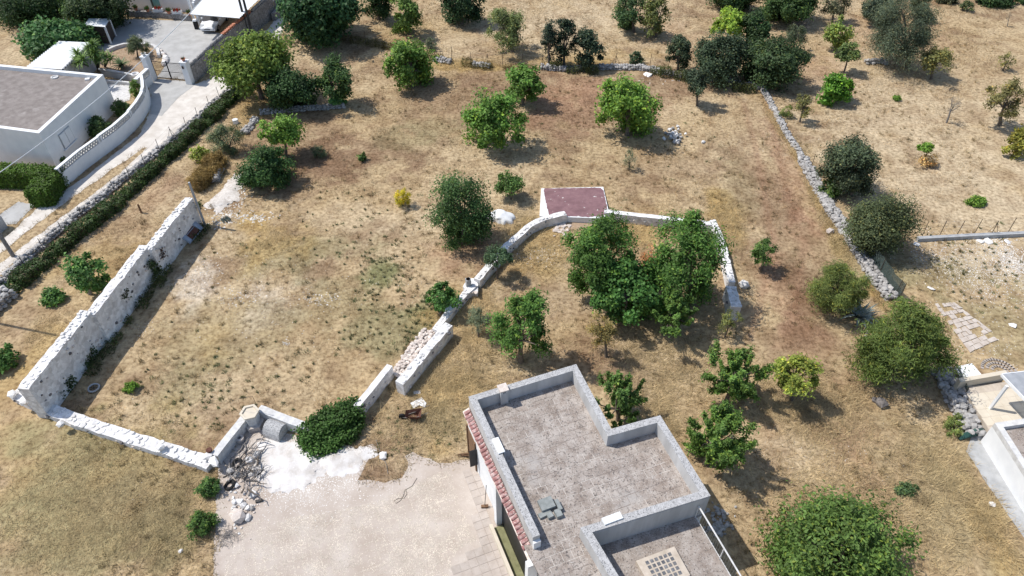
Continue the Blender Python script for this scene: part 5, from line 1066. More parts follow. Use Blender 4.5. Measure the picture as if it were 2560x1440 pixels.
def flat(name, label, cat, px, z, mat):
    q = PL(px, z); b = MB().prism(q, z, z + .02); return tag(b.build(name, mat, None), label, cat)
flat('white_board', 'torn white board lying flat beside the overturned wheelbarrow', 'board', [(1026,1008),(1054,994),(1066,1008),(1062,1018),(1048,1013),(1034,1021)], .05, M['white'])
flat('white_board', 'small white rectangle of board above the torn one', 'board', [(1034,978),(1051,977),(1051,984),(1034,986)], .04, M['white'])
# metal bed frame against the tall wall
c = P(470,612); t = thing('bed_frame', 'old metal bed frame leaning in the shade of the tall wall', 'bed frame', c); q0, q1 = P(448,612), P(482,572); d = (q1 - q0); L_ = d.length; d.normalize(); out = Vector((d.y, -d.x, 0)); az = math.atan2(d.y, d.x)
out = out if out.x > 0 else -out
for s in (0, L_): 
    a_ = q0 + d * s + out * .12; MB().tube([a_ + Vector((0, 0, .9)), a_ + out * .75 + Vector((0, 0, .25))], .03, 5).build('side_rail', M['bluesteel'], t)
for o_ in (.12, .5, .87): z = .9 - (o_ - .12) * .87; MB().tube([q0 + out * o_ + Vector((0, 0, z)), q0 + d * L_ + out * o_ + Vector((0, 0, z))], .025, 5).build('cross_bar', M['bluesteel'], t)
for s in (.05, L_ - .35): m = q0 + d * (s + .15) + out * .5; V = [q0 + d * s + out * .14 + Vector((0,0,.9)), q0 + d * (s + .3) + out * .14 + Vector((0,0,.9)), q0 + d * (s + .3) + out * .86 + Vector((0,0,.28)), q0 + d * s + out * .86 + Vector((0,0,.28))]; MB().add(V + [v + Vector((0,0,.03)) for v in V], [(0,3,2,1),(4,5,6,7),(0,1,5,4),(1,2,6,5),(2,3,7,6),(3,0,4,7)]).build('end_board', M['bluesteel'], t)
MB().add([q0 + d * .4 + out * .2 + Vector((0,0,.8)), q0 + d * (L_ - .4) + out * .2 + Vector((0,0,.8)), q0 + d * (L_ - .4) + out * .8 + Vector((0,0,.3)), q0 + d * .4 + out * .8 + Vector((0,0,.3))], [(0,1,2,3)]).build('rusty_mesh', M['rust'], t)
c = P(513,564); t = thing('grey_post', 'lone tall grey concrete post at the far end of the tall wall', 'post', c); MB().box(c, (.14, .14, 3.6), .3, .9).build('post', M['concrete'], t); MB().tube([c + Vector((0, 0, 1.9)), c + Vector((-.75, .12, 1.95))], .03, 5).build('arm', M['steel'], t)
c = P(354,532); tag(MB().box(c, (.11, .11, .75), .2, .9).build('wooden_post', M['brownwood'], None), 'short brown wooden post alone in the strip between lane and tall wall', 'post')
c = P(236,972); t = thing('wheel', 'pale wire wheel rim lying in the shade of the tall wall', 'wheel', c); pts = [c + Vector((math.cos(a) * .28, math.sin(a) * .28, .09)) for a in [i * 2 * math.pi / 14 for i in range(15)]]; MB().tube(pts, .05, 5, False).build('rim', M['concrete'], t)
for k in range(6): a = k * math.pi / 3; MB().tube([c + Vector((0, 0, .1)), c + Vector((math.cos(a) * .27, math.sin(a) * .27, .09))], .02, 4).build('spoke', M['steel'], t)
t = thing('net_scrap', 'crumpled green net scrap on the ground near the lone post', 'net', P(563,548)); b = MB()
for k in range(9): p = P(563 + random.gauss(0, 6), 548 + random.gauss(0, 4), random.uniform(.03, .12)); b.tube([p, p + Vector((random.uniform(-.25, .25), random.uniform(-.2, .2), .06)), p + Vector((random.uniform(-.3, .3), random.uniform(-.3, .3), 0))], .05, 5)
b.build('folds', M['greynet'], t)
c = P(590,308); MB().lathe(c, [(.24, 0), (.24, .35)], 8).build('white_stump', M['white'], None); tag(bpy.data.objects['white_stump'], 'small white cylindrical marker stone below the lane bank', 'marker'); 
# chimney pipe on the curving wall with its apron of rubble
c = P(1172,728); t = thing('pipe_chimney', 'square grey cement flue with a round black mouth on the wall bend', 'flue', c)
MB().box((c.x, c.y, .4), (.30, .30, .62), .35).build('flue', M['concrete'], t); MB().lathe((c.x, c.y, 1.022), [(.14, 0), (.14, .03), (.10, .03), (.10, -.0)], 10).build('mouth', M['black'], t)
q = [P(1167,738), P(1195,742), P(1196,722), P(1186,708), P(1170,708), P(1158,728)]; MB().prism(q, 0, .42).build('base', M['limewall'], t)
for k in range(14): stone(t, P(random.uniform(1172,1192), random.uniform(716,736), .42), random.uniform(.1, .22), 'p', 'stone', .7)
# field stone heap under the round tree and other rocks
t = thing('stone_heap', 'heap of grey and white field stones beside the round walnut tree', 'stone heap', P(1675,335))
for k in range(44): x, y = random.gauss(1684, 13), random.gauss(337, 10); stone(t, P(x, y, random.uniform(.06, .25)), random.uniform(.16, .42), random.choice('ffw'))
for lab, px, s, k in (('small white stone standing in the footpath field', (1758,355), .3, 'w'), ('grey boulder beside the thick end block of the wall', (1860,712), .6, 'w'), ('dark grey boulder alone in the dry grass, lower right', (2202,1005), .62, 'd'), ('second dark stone beside the dark boulder, lower right', (2188,1000), .34, 'd'), ('white stone near the concrete apron, lower right', (2480,1260), .28, 'w'), ('pale stone on the golden field at the bottom left', (452,1377), .22, 'w'), ('pale stone in the path field near the dry stone wall', (2075,578), .5, 'p')):
    tag(stone(None, P(px[0], px[1], s * .25), s, k, 'boulder'), lab, 'stone')
t = thing('ash_patch', 'heap of grey rubble in the shade beside the roof terrace', 'rubble', P(1790,1310))
for k in range(60): stone(t, P(random.gauss(1792,16), random.gauss(1308,22), .05), random.uniform(.08, .28), 'f', 'stone')
# ---------------------------------------------------------------- foliage
def leafset(Cn, Nn, L, W, cols):
    """folded two-triangle leaves at centres Cn facing roughly Nn"""
    n = len(Cn); nrm = Nn / (np.linalg.norm(Nn, axis=1, keepdims=True) + 1e-9)
    d = rng.normal(0, 1, (n, 3)); d -= (d * nrm).sum(1, keepdims=True) * nrm; d /= np.linalg.norm(d, axis=1, keepdims=True) + 1e-9; s = np.cross(nrm, d)
    l = (L * rng.uniform(.65, 1.3, n))[:, None]; w_ = (W * rng.uniform(.7, 1.25, n))[:, None]; V = np.zeros((n, 4, 3))
    V[:, 0] = Cn - d * l * .5; V[:, 2] = Cn + d * l * .5 - nrm * l * .12; V[:, 1] = Cn + s * w_ * .5 + nrm * w_ * .16; V[:, 3] = Cn - s * w_ * .5 + nrm * w_ * .16
    b = np.arange(n)[:, None, None] * 4; T = (np.array([[0, 1, 2], [0, 2, 3]])[None] + b).reshape(-1, 3)
    return V.reshape(-1, 3), T, np.repeat(cols, 4, 0)
# kind: base colour, leaf length, leaf width, leaves per r^2, clump size, outline unevenness, upright shoots, bark, gap
K = dict(
 bright=((.105,.185,.032), .20, .12, 950, .21, .26, .15, 'bark', .0),
 fig=((.062,.132,.034), .24, .19, 900, .22, .24, .1, 'deadwood', .0),
 walnut=((.062,.122,.026), .22, .10, 1350, .21, .21, .35, 'bark', .0),
 dark=((.030,.060,.020), .16, .10, 1900, .22, .20, .1, 'bark', .0),
 darkgrey=((.050,.074,.040), .16, .085, 1700, .22, .24, .1, 'bark', .0),
 olive=((.125,.150,.092), .17, .035, 1500, .22, .26, .3, 'bark', .1),
 ygreen=((.185,.225,.045), .20, .11, 850, .22, .30, .3, 'bark', .1),
 mid=((.070,.125,.034), .19, .10, 1100, .21, .25, .2, 'bark', .0),
 almond=((.150,.150,.055), .17, .065, 480, .20, .36, .4, 'bark', .35),
 feather=((.130,.165,.048), .26, .03, 1700, .22, .26, .4, 'bark', .0),
 tamarisk=((.085,.120,.030), .28, .055, 2600, .20, .20, .3, 'bark', .0),
 dead=((.20,.17,.12), .12, .05, 60, .2, .4, .4, 'deadwood', .6),
 dry=((.36,.19,.085), .18, .08, 700, .22, .35, .2, 'deadwood', .1),
 shoots=((.085,.150,.034), .18, .09, 1750, .17, .34, .8, 'bark', .0),
 ivy=((.050,.105,.026), .18, .14, 1500, .2, .25, .1, 'bark', .0))
def crown_fit(bb, base, sq):
    x0, y0, x1, y1 = bb; cx, cy = (x0 + x1) / 2, (y0 + y1) / 2
    if base is not None:
        B = P(*base); d = ray(cx, cy); Cc = d * (B.y / d.y) + Vector((0, 0, HC))
        s = pscale(Cc); r = (x1 - x0) / 2 / s; e = (y1 - y0) / 2 / s; dv_ = (HC - Cc.z); sn = dv_ / math.hypot(dv_, Cc.y); cs = math.sqrt(1 - sn * sn)
        rz = math.sqrt(max(e * e - (r * sn) ** 2, (.5 * r) ** 2)) / cs; rz = min(max(rz, .5 * r), (2.4 if bb[3] - bb[1] > 1.6 * (bb[2] - bb[0]) else 1.5) * r)
        if Cc.z - rz < -.15: # keep the crown on the ground
            rz = max(.5 * r, min(rz, Cc.z + .15)); Cc.z = max(Cc.z, rz * .62)
    else:
        Cc = P(cx, cy, .6)
        for _ in range(4):
            s = pscale(Cc); r = (x1 - x0) / 2 / s; e = (y1 - y0) / 2 / s; rz = sq * min(r, e * 1.15); Cc = P(cx, cy, rz * .72)
        B = Vector((Cc.x, Cc.y, 0))
    return B, Cc, r, rz
def tree(name, kind, label, bb, base=None, cat='tree', group=None, sq=.9, dens=1.0, tint=None, limbs=None, lean=0):
    col, L, W, den, cl, un, up, bark, gap = K[kind]; B, Cc, r, rz = crown_fit(bb, base, sq)
    e_px = (bb[3] - bb[1]) / 2 / pscale(Cc); ry = r if base is not None else min(r, max(.5 * r, e_px / math.sqrt(.5)))
    t = thing(name, label, cat, B, group); far = max(.8, min(1.35, Cc.y / 42)); L, W = L * far, W * far
    small = min(1.0, .45 + r * .35); L *= small * 1.08; W *= small * 1.15
    nc = int((90 if up > .6 else 46) * min(2.0, max(.7, r / 2))); ph = rng.uniform(0, 6.3, 6); fr = rng.normal(0, 2.6, (6, 3))
    dirs = rng.normal(0, 1, (nc, 3)); dirs /= np.linalg.norm(dirs, axis=1, keepdims=True); dirs[:, 2] = np.where(dirs[:, 2] < -.85, -dirs[:, 2], dirs[:, 2])
    lobe = 1 + un * np.sin(dirs @ fr.T + ph).sum(1) / 2.2; rad = (rng.uniform(.30, 1.0, nc) ** .55) * np.clip(lobe, .5, 1.3) * .89
    ax = np.array([r, ry, rz]); cen = np.array(Cc) + dirs * rad[:, None] * ax
    if base is not None and base[1] - bb[3] < 14 and kind not in ('almond', 'dead', 'olive'):   # low branches sweeping the ground
        m_ = max(6, nc // 3); a_ = rng.uniform(0, 6.3, m_); q_ = rng.uniform(.35, .92, m_)
        ex = np.stack([Cc.x + np.cos(a_) * r * q_, Cc.y + np.sin(a_) * ry * q_, rng.uniform(.15, max(.3, Cc.z * .62), m_)], 1)
        dd = ex - np.array(Cc); dd /= np.linalg.norm(dd, axis=1, keepdims=True); dd[:, 2] = np.abs(dd[:, 2]); cen = np.concatenate([cen, ex]); dirs = np.concatenate([dirs, dd]); nc += m_
    if lean: cen[:, 0] += (cen[:, 2] - Cc.z) * lean
    if base is not None and base[1] - bb[3] < 14:   # crown sweeping down to the ground
        low = cen[:, 2] < Cc.z; cen[low, 2] = Cc.z - (Cc.z - cen[low, 2]) * max(1.0, min(1.7, Cc.z / (rz * .8)))
    vx, vy, vz = cen[:, 0], cen[:, 1], cen[:, 2] - HC; zc = vy * math.cos(TH) - vz * math.sin(TH); yc = -vy * math.sin(TH) - vz * math.cos(TH)
    ix, iy = 1280 + FOC * vx / zc, 720 + FOC * yc / zc; kk = ((ix - (bb[0] + bb[2]) / 2) / ((bb[2] - bb[0]) * .47)) ** 2 + ((iy - (bb[1] + bb[3]) / 2) / ((bb[3] - bb[1]) * .46)) ** 2 < rng.uniform(.72, 1.3, nc)
    if up <= .6 or True:   # bites out of the outline
        for _ in range(2 if r > .9 and un >= .22 else 0):
            v_ = rng.normal(0, 1, 3); v_ /= np.linalg.norm(v_); rel = (cen - np.array(Cc)) / ax; kk &= ~((rel @ v_ > .62) & (np.linalg.norm(rel, axis=1) > .55))
    if kk.sum() > 8: cen, dirs = cen[kk], dirs[kk]; nc = len(cen)
    cen[:, 2] = np.maximum(cen[:, 2], .12 + .1 * rng.random(nc)); keep = rng.random(nc) > gap * .5; cen, dirs = cen[keep], dirs[keep]; nc = len(cen)
    n = int(den * r * max(ry, .6 * r) * dens / far ** 1.5 / small ** 1.6 * 1.7); n = max(120, min(n, 22000)); which = rng.integers(0, nc, n)
    cr = cl * 1.0 * (r * .75 + rz * .25) * rng.uniform(.55, 1.45, nc); off = np.clip(rng.normal(0, 1, (n, 3)), -1.7, 1.7) * cr[which][:, None] * np.array([.72, .72, .55])
    shoot = rng.random(n) < up; off[shoot, 2] *= 1.5; off[shoot, :2] *= .5; off[shoot, 2] = np.abs(off[shoot, 2])
    if up > .6:   # long leafy shoots reaching out and up
        sd = dirs + np.array([0, 0, .9]) + rng.normal(0, .25, dirs.shape); sd /= np.linalg.norm(sd, axis=1, keepdims=True)
        off = off * .6 + sd[which] * (rng.uniform(-.7, 1.3, n) * cl * 1.25 * r)[:, None]
    pts = cen[which] + off; pts[:, 2] = np.maximum(pts[:, 2], .03 + .1 * rng.random(n))
    outw = (pts - np.array(Cc)) / ax; outw /= np.linalg.norm(outw, axis=1, keepdims=True) + 1e-6
    nr = outw * .75 + np.array([0, 0, .55]) + rng.normal(0, .55, (n, 3))
    c0 = np.array(tint if tint is not None else col) * 1.6; cv_ = c0[None] * rng.uniform(.62, 1.42, (n, 1)) * (rng.uniform(.75, 1.3, nc)[which])[:, None]
    yl = rng.random(n) < .09; cv_[yl] = cv_[yl] * np.array([1.9, 1.5, 1.1]); V, T_, cc = leafset(pts, nr, L, W, cv_)
    o = np.array(B); link('crown', npmesh('crown', V - o, T_, 3, M['leaf'], cc), t, B)
    # trunk and limbs
    h = max(.25, Cc.z - rz * .45); th = max(.03, min(.20, .034 * (r + rz))); top = Vector((B.x + (Cc.x - B.x) * .6, B.y + (Cc.y - B.y) * .6, h)); mid = B.lerp(top, .5) + Vector((random.uniform(-.1, .1), random.uniform(-.1, .1), 0)) * r * .5
    MB().tube([B - Vector((0, 0, .05)), mid, top], [th * 1.35, th, th * .8], 7).build('trunk', M[bark], t)
    nl = limbs if limbs is not None else (9 if r > 1 else 5); b = MB(); order = rng.permutation(nc)[:nl * 2]
    for j, k in enumerate(order):
        q = Vector(cen[k]); m_ = top.lerp(q, .5) + Vector((random.uniform(-.15, .15), random.uniform(-.15, .15), random.uniform(0, .2))) * r * .5
        t0 = th * (.55 if j < nl else .3); b.tube([top - Vector((0, 0, .05)), m_, q], [t0, t0 * .6, t0 * .22], 5)
        if kind in ('almond', 'dead', 'dry'):
            for _ in range(5 if kind != 'dead' else 9): u = Vector((random.gauss(0, 1), random.gauss(0, 1), random.gauss(.5, .8))).normalized() * r * random.uniform(.25, .5); s_ = m_.lerp(q, random.random()); b.tube([s_, s_ + u], [t0 * .3, .006], 3)
    if b.v: b.build('limbs', M[bark], t)
    return t
T_ = tree
# ---- orchard inside and round the enclosure
T_('walnut_tree','walnut','tall walnut tree left of the pair inside the curving enclosure',(1405,543,1600,735),(1508,738))
T_('walnut_tree','walnut','tallest walnut tree, standing against the right-hand enclosure wall',(1625,540,1820,768),(1730,760))
T_('fig_tree','fig','rounded fig tree between and below the two enclosure walnut trees',(1475,645,1665,805),(1560,795),tint=(.055,.125,.030))
T_('fruit_tree','shoots','low spreading green tree at the foot of the enclosure walnut trees',(1612,718,1752,842),(1660,838))
T_('dry_bush','dry','rust-brown withered bush between the two enclosure walnut trees',(1590,618,1662,705),(1628,700),cat='bush')
T_('peach_tree','walnut','drooping-leaved green tree on the dry slope above the house roof',(1228,722,1380,908),(1302,905),tint=(.066,.130,.028))
T_('almond_tree','almond','thin reddish young almond tree right of the drooping green tree',(1460,782,1558,885),(1516,892),dens=1.5,tint=(.17,.14,.05))
T_('olive_sapling','olive','grey-green olive sapling beside the thick ruined wall',(1143,768,1232,832),(1197,842),dens=.8)
T_('round_sapling','darkgrey','small ball-headed tree leaning over the curving white wall',(1209,612,1286,678),(1243,697),tint=(.06,.10,.05))
T_('fig_bush','fig','fig bush growing behind the narrow wall with the pipe chimney',(1066,700,1150,792),(1100,782),cat='bush')
T_('carob_tree','dark','large dark round tree beside the white cistern dome',(1078,437,1232,618),(1160,606),tint=(.045,.085,.026))
T_('young_tree','mid','small leafy tree left of the maroon slab',(1236,428,1318,492),(1278,498))
T_('fennel_plant','feather','bright yellow fennel plant alone in the dry field',(983,470,1030,514),(1006,514),cat='plant',tint=(.40,.36,.035))
T_('grey_sapling','olive','thin grey sapling standing in the dry field below the round tree',(1555,368,1592,426),(1572,424),dens=.7)
T_('fruit_tree','shoots','tree with upright shoots in the middle of the right-hand slope',(1762,862,1928,1012),(1815,1004))
T_('fruit_tree','ygreen','yellow-green small tree to the right of the upright-shoot tree',(1920,893,2052,990),(1978,1002))
T_('fruit_tree','shoots','bushy tree with long shoots just right of the house corner',(1706,1010,1896,1172),(1762,1162))
T_('fruit_tree','shoots','leafy tree hidden behind the inner corner of the house roof',(1462,925,1612,1075),(1545,1050),tint=(.07,.125,.032))
T_('walnut_tree','walnut','huge broad walnut tree filling the bottom right corner',(1912,1256,2296,1530),(2100,1450),tint=(.075,.125,.030),dens=1.35)
T_('shade_sapling','almond','faint small sapling in the shade below the thick end block',(1790,775,1862,838),(1812,842),tint=(.13,.15,.05))
T_('young_tree','mid','small tree right of the enclosure, beside the trodden path',(1873,596,1945,668),(1905,676))
T_('tamarisk_tree','tamarisk','huge feathery olive-green tamarisk beside the dark net screen',(2150,748,2392,975),(2275,945))
T_('feathery_bush','feather','pale feathery bush above the agave, left of the dry stone wall',(2022,652,2172,785),(2095,778),cat='bush',dens=1.9)
# ---- middle field
T_('walnut_tree','bright','large round bright tree beside the field stone heap',(1484,192,1656,338),(1568,338))
T_('fruit_tree','bright','bright green round tree left of centre in the field',(1160,230,1314,372),(1238,366),tint=(.088,.165,.032))
T_('fruit_tree','bright','smaller bright tree just above the one left of centre',(1254,164,1367,256),(1308,262),tint=(.085,.155,.032))
T_('fruit_tree','bright','spreading bright tree below the back fence, left part of the field',(952,95,1098,212),(1032,216),tint=(.10,.17,.035))
T_('shrub','olive','grey-green shrub just behind the fence beside the spreading bright tree',(1056,94,1094,128),None,cat='bush')
T_('large_tree','bright','big yellow-green tree with a bare trunk leaning over the lane',(532,84,742,232),(656,246),tint=(.115,.165,.035))
T_('dark_bush','dark','dark thicket behind the trunk of the big yellow-green tree',(655,160,795,272),(725,272),cat='bush')
T_('dark_tree','darkgrey','small dark green tree at the right end of the dark thicket',(775,145,882,248),(830,262),tint=(.052,.095,.032))
T_('fig_bush','fig','little fig shrub among the stones under the dark thicket',(820,222,868,272),None,cat='bush',tint=(.07,.16,.05))
T_('young_tree','bright','thin-stemmed bright tree below the dark thicket',(648,282,768,372),(715,388),dens=.8)
T_('dark_bush','dark','rounded dark green bush at the top of the enclosure',(594,368,735,476),None,cat='bush',sq=1.0,tint=(.038,.08,.024))
T_('olive_bush','olive','silvery olive bush on the overgrown bank',(518,308,615,392),None,cat='bush',tint=(.11,.14,.075))
T_('yellow_bush','ygreen','yellow-green thin bush on the bank left of the olive bush',(468,350,522,422),None,cat='bush',dens=.7)
T_('grey_shrub','olive','small grey-green shrub in the shade of the thin-stemmed tree',(778,358,818,402),None,cat='bush',tint=(.085,.115,.06))
T_('small_shrub','mid','tiny round green shrub alone in the brown patch',(889,376,918,408),None,cat='bush')
T_('grey_tuft','olive','pale grey-green tuft right of the rounded dark bush',(708,390,738,414),None,cat='bush')
# ---- trees along the back
T_('fig_tree','fig','big dark fig tree beside the lane at the top',(694,-50,902,112),(800,108),tint=(.036,.080,.030),dens=1.3)
T_('dark_tree','dark','dark tree behind the conical tree, cut by the top edge',(904,-60,988,52),(948,50))
T_('conical_tree','mid','conical mid-green tree at the top, right of the fig tree',(965,-12,1056,86),(1022,86),tint=(.075,.125,.028))
T_('dark_tree','dark','dark round tree in the top middle, cut by the top edge',(1098,-60,1212,60),(1155,58),tint=(.030,.062,.026))
T_('pear_tree','almond','half-bare grey tree with pale twigs behind the fence',(1208,22,1338,118),(1282,130),dens=1.8,tint=(.12,.15,.055))
T_('cypress_oak','darkgrey','left one of two tall dark columnar trees behind the low wall',(1344,42,1398,160),(1372,164),tint=(.034,.052,.034))
T_('cypress_oak','dark','right one of two tall dark columnar trees, the darkest',(1384,40,1440,158),(1410,166),tint=(.020,.035,.020))
T_('holm_oak','darkgrey','dark oval tree right of the two columnar trees',(1428,76,1510,165),(1470,170),tint=(.036,.058,.034))
T_('green_tree','mid','mid-green tree at the top, left of the leaning yellowish tree',(1534,-30,1626,80),(1585,80),tint=(.05,.09,.034))
T_('leaning_tree','ygreen','leaning yellowish tree with a bare dark branch at the top',(1592,-22,1684,92),(1638,92),dens=.6,tint=(.13,.15,.05))
T_('round_shrub','darkgrey','small clipped-looking round shrub behind the wire fence',(1574,128,1610,168),None,cat='bush',sq=1.1,tint=(.042,.075,.035))
T_('holm_oak','darkgrey','slim grey-green tree by the last fence posts',(1660,88,1730,176),(1696,180))
T_('holm_oak','darkgrey','small round-headed dark tree on a bare stem in front of the thicket',(1706,165,1780,245),(1743,264),tint=(.046,.066,.038))
T_('lime_tree','bright','brilliant yellow-green tree top rising out of the dark thicket',(1770,22,1870,98),(1820,118),tint=(.16,.235,.035))
T_('holm_oak','darkgrey','left half of the big dark thicket behind the wall',(1732,80,1878,205),(1805,200),tint=(.042,.064,.034))
T_('holm_oak','dark','right half of the big dark thicket, nearest the dry stone wall',(1852,92,2014,216),(1935,210),tint=(.040,.066,.026))
T_('holm_oak','dark','dark tree at the back of the thicket',(1848,28,1932,112),(1890,118))
T_('dark_tree','dark','dark bushy tree cut by the top edge above the thicket',(1768,-50,1906,22),(1840,26))
T_('green_tree','dark','wide dark green tree cut by the top edge, right of the thicket',(1898,-40,2052,56),(1980,56),tint=(.042,.078,.024))
T_('grey_bush','olive','greyish rounded bush on the right shoulder of the thicket',(1950,62,2018,122),(1985,130),tint=(.075,.095,.055))
T_('dead_bush','dead','bare grey twig bush under the wide dark green tree',(1962,40,2034,84),None,cat='bush')
T_('olive_tree','almond','sparse olive-grey tree at the top beside the earth track',(2046,-20,2128,44),(2080,56),dens=2.0,tint=(.10,.105,.06))
T_('bright_tree','ygreen','bright thin tree below the sparse olive-grey tree',(2054,40,2128,124),(2088,126),dens=.9,tint=(.15,.20,.05))
T_('small_tree','mid','small dark-trunked tree beside the bare grey branches',(2090,106,2154,158),(2110,180),tint=(.085,.12,.04))
T_('olive_tree','darkgrey','grey-green tree at the top left of the great olive clump',(2154,-20,2252,52),(2205,54),tint=(.06,.08,.05))
T_('great_olive','olive','great grey-green olive clump in the upper right field',(2174,2,2348,168),(2270,170),dens=1.5,tint=(.078,.10,.062))
T_('olive_tree','olive','paler olive tree behind the great olive clump',(2260,-30,2336,40),(2300,48),tint=(.09,.115,.06))
T_('thorn_tree','almond','brownish thin thorn tree at the right foot of the great olive clump',(2288,118,2394,186),(2328,198),dens=2.2,tint=(.14,.14,.05))
T_('small_shrub','mid','small upright shrub by the far wall, top right',(2402,0,2434,32),None,cat='bush',tint=(.08,.10,.045))
T_('dark_hedge_bush','dark','wide dark bush cut by the top edge, far right',(2440,-30,2545,20),None,cat='bush',sq=.6)
T_('dark_hedge_bush','dark','dark bush in the top right corner',(2546,-24,2600,16),None,cat='bush',sq=.6)
T_('dark_hedge_bush','darkgrey','low dark bush at the top between olive clump and small shrub',(2335,-18,2400,14),None,cat='bush',sq=.6,tint=(.07,.075,.04))
# ---- right-hand field
T_('orange_tree','bright','dense bright green round bush in the upper right field',(2036,184,2132,262),None,cat='bush',sq=1.1,dens=1.6,tint=(.075,.165,.022))
T_('almond_tree','almond','sparse young almond tree near the bend of the dry stone wall',(1978,234,2042,292),(1999,305),dens=1.3)
T_('light_shrub','feather','thin pale green shrub against the dry stone wall',(1948,252,1986,312),None,cat='bush',dens=.5)
T_('dead_tree','dead','pruned dead tree with grey forked limbs and few leaves',(2352,232,2406,296),(2366,307),dens=1.0)
T_('almond_tree','almond','large half-bare almond tree near the right edge',(2456,192,2566,300),(2500,314),dens=1.6,tint=(.16,.15,.06))
T_('almond_tree','almond','small sparse almond tree in the far right field',(2496,130,2538,172),(2508,176),dens=1.2)
T_('yellow_bush','ygreen','yellowish bush cut by the right edge',(2502,312,2600,402),None,cat='bush',tint=(.17,.17,.035))
T_('sapling','bright','tiny tufted sapling beside a clump of dry stalks',(2296,358,2336,382),(2310,408),dens=1.3)
T_('dry_clump','dry','clump of dry stalks at the foot of the tiny tufted sapling',(2292,384,2350,424),None,cat='plant',sq=.7,dens=.5,tint=(.40,.28,.12))
T_('holm_oak','darkgrey','big grey-green holm oak towering over the dry stone wall',(2046,338,2208,500),(2128,488),dens=1.15,tint=(.058,.078,.042))
T_('green_bush','mid','bright green bush at the left foot of the big holm oak',(2046,428,2104,520),None,cat='bush',tint=(.075,.12,.03))
T_('holm_oak','darkgrey','second holm oak, olive-toned, spreading over the teal net',(2108,490,2304,642),(2205,625),dens=1.15,tint=(.066,.084,.038))
T_('grass_patch','bright','flat bright green weed patch in the right field',(2410,488,2475,522),None,cat='plant',sq=.35,dens=1.4)
T_('grass_patch','bright','tiny bright green weed in the pale upper right field',(2230,236,2254,256),None,cat='plant',sq=.5,dens=1.4)
T_('grass_patch','mid','low dark green weed mat on the lower right slope',(2228,1212,2296,1242),None,cat='plant',sq=.35,dens=1.4,tint=(.06,.10,.04))
T_('wall_bush','almond','thin green bush over the wall at the foot of the beige terrace',(2355,1000,2425,1120),None,cat='bush',dens=2.2,sq=.5,tint=(.13,.17,.05))
T_('yellow_plant','ygreen','yellow-green plant beside the white slab table',(2392,920,2418,948),None,cat='plant',tint=(.34,.34,.06))
T_('dead_tree','dead','forked grey dead trunk in the far right field',(2512,28,2532,60),(2518,66),dens=.3,limbs=2)
# ---- left strip and corners
T_('tuft','bright','bright green grass tuft alone in the enclosure near the tall wall',(308,954,346,986),None,cat='plant',sq=.7,dens=1.6,tint=(.10,.18,.025))
T_('weed_bush','mid','green weed bush at the end of the low wall, bottom left',(492,1184,557,1254),None,cat='bush',sq=.6,tint=(.06,.115,.03))
T_('weed_bush','mid','larger green weed bush on the courtyard edge, bottom left',(458,1276,540,1348),None,cat='bush',sq=.6,tint=(.065,.12,.03))
T_('fig_sapling','fig','fig sapling in the strip beside the tall wall, upper one',(165,628,272,742),(225,735),dens=.7)
T_('fig_sapling','fig','small fig sprout left of the upper fig sapling',(92,718,172,768),None,cat='bush',dens=.8,sq=.5)
T_('fig_sapling','fig','fig shoots at the left edge below the pole shadow',(-40,820,40,985),None,cat='bush',dens=.9,sq=.7)
CREEP = [('creeper hanging on the face of the tall wall, near the low corner', (190,878,250,926)), ('creeper at the bottom of the tall wall near the corner', (130,945,200,1008)), ('creeper hanging in the middle of the tall wall', (360,652,404,690)), ('small creeper near the step of the tall wall', (294,722,322,752)), ('reddish creeper stain on the far part of the tall wall', (392,622,412,644)), ('leafy weed at the far top end of the tall wall', (484,500,506,526))]
# ---- villa garden
T_('fig_bush','fig','spreading fig bush behind the white lean-to roof',(48,62,240,134),(150,130),cat='bush',tint=(.05,.11,.035))
T_('dark_tree','dark','dark tree in the top left corner of the photo',(-40,-50,172,52),(90,50))
T_('dark_tree','dark','dark tree overhanging the small shed and forecourt',(168,-40,326,62),(290,70),tint=(.036,.058,.022))
T_('green_bush','mid','lighter green bush between the two dark top-left trees',(150,-5,240,60),(195,62),tint=(.07,.12,.035))
T_('garden_shrub','darkgrey','dark shrub in front of the small shed',(185,58,255,104),None,cat='bush',tint=(.045,.07,.03))
T_('olive_tree','olive','small olive tree in the round garden bed',(309,90,374,138),(345,143),dens=1.2,tint=(.10,.125,.065))
T_('garden_bush','mid','green bush inside the bend of the curved garden wall',(320,195,362,255),None,cat='bush',sq=1.2,tint=(.085,.14,.03))
T_('garden_bush','mid','trailing green bush behind the pierced tile band, middle',(278,245,330,300),None,cat='bush',sq=.8,tint=(.06,.10,.03))
T_('garden_bush','mid','green plants behind the pierced tile band, lower part',(212,290,285,350),None,cat='bush',sq=.8,tint=(.055,.09,.03))
T_('garden_bush','mid','small bush at the low end of the garden wall beside the hedge',(138,385,168,415),None,cat='bush',tint=(.06,.10,.03))
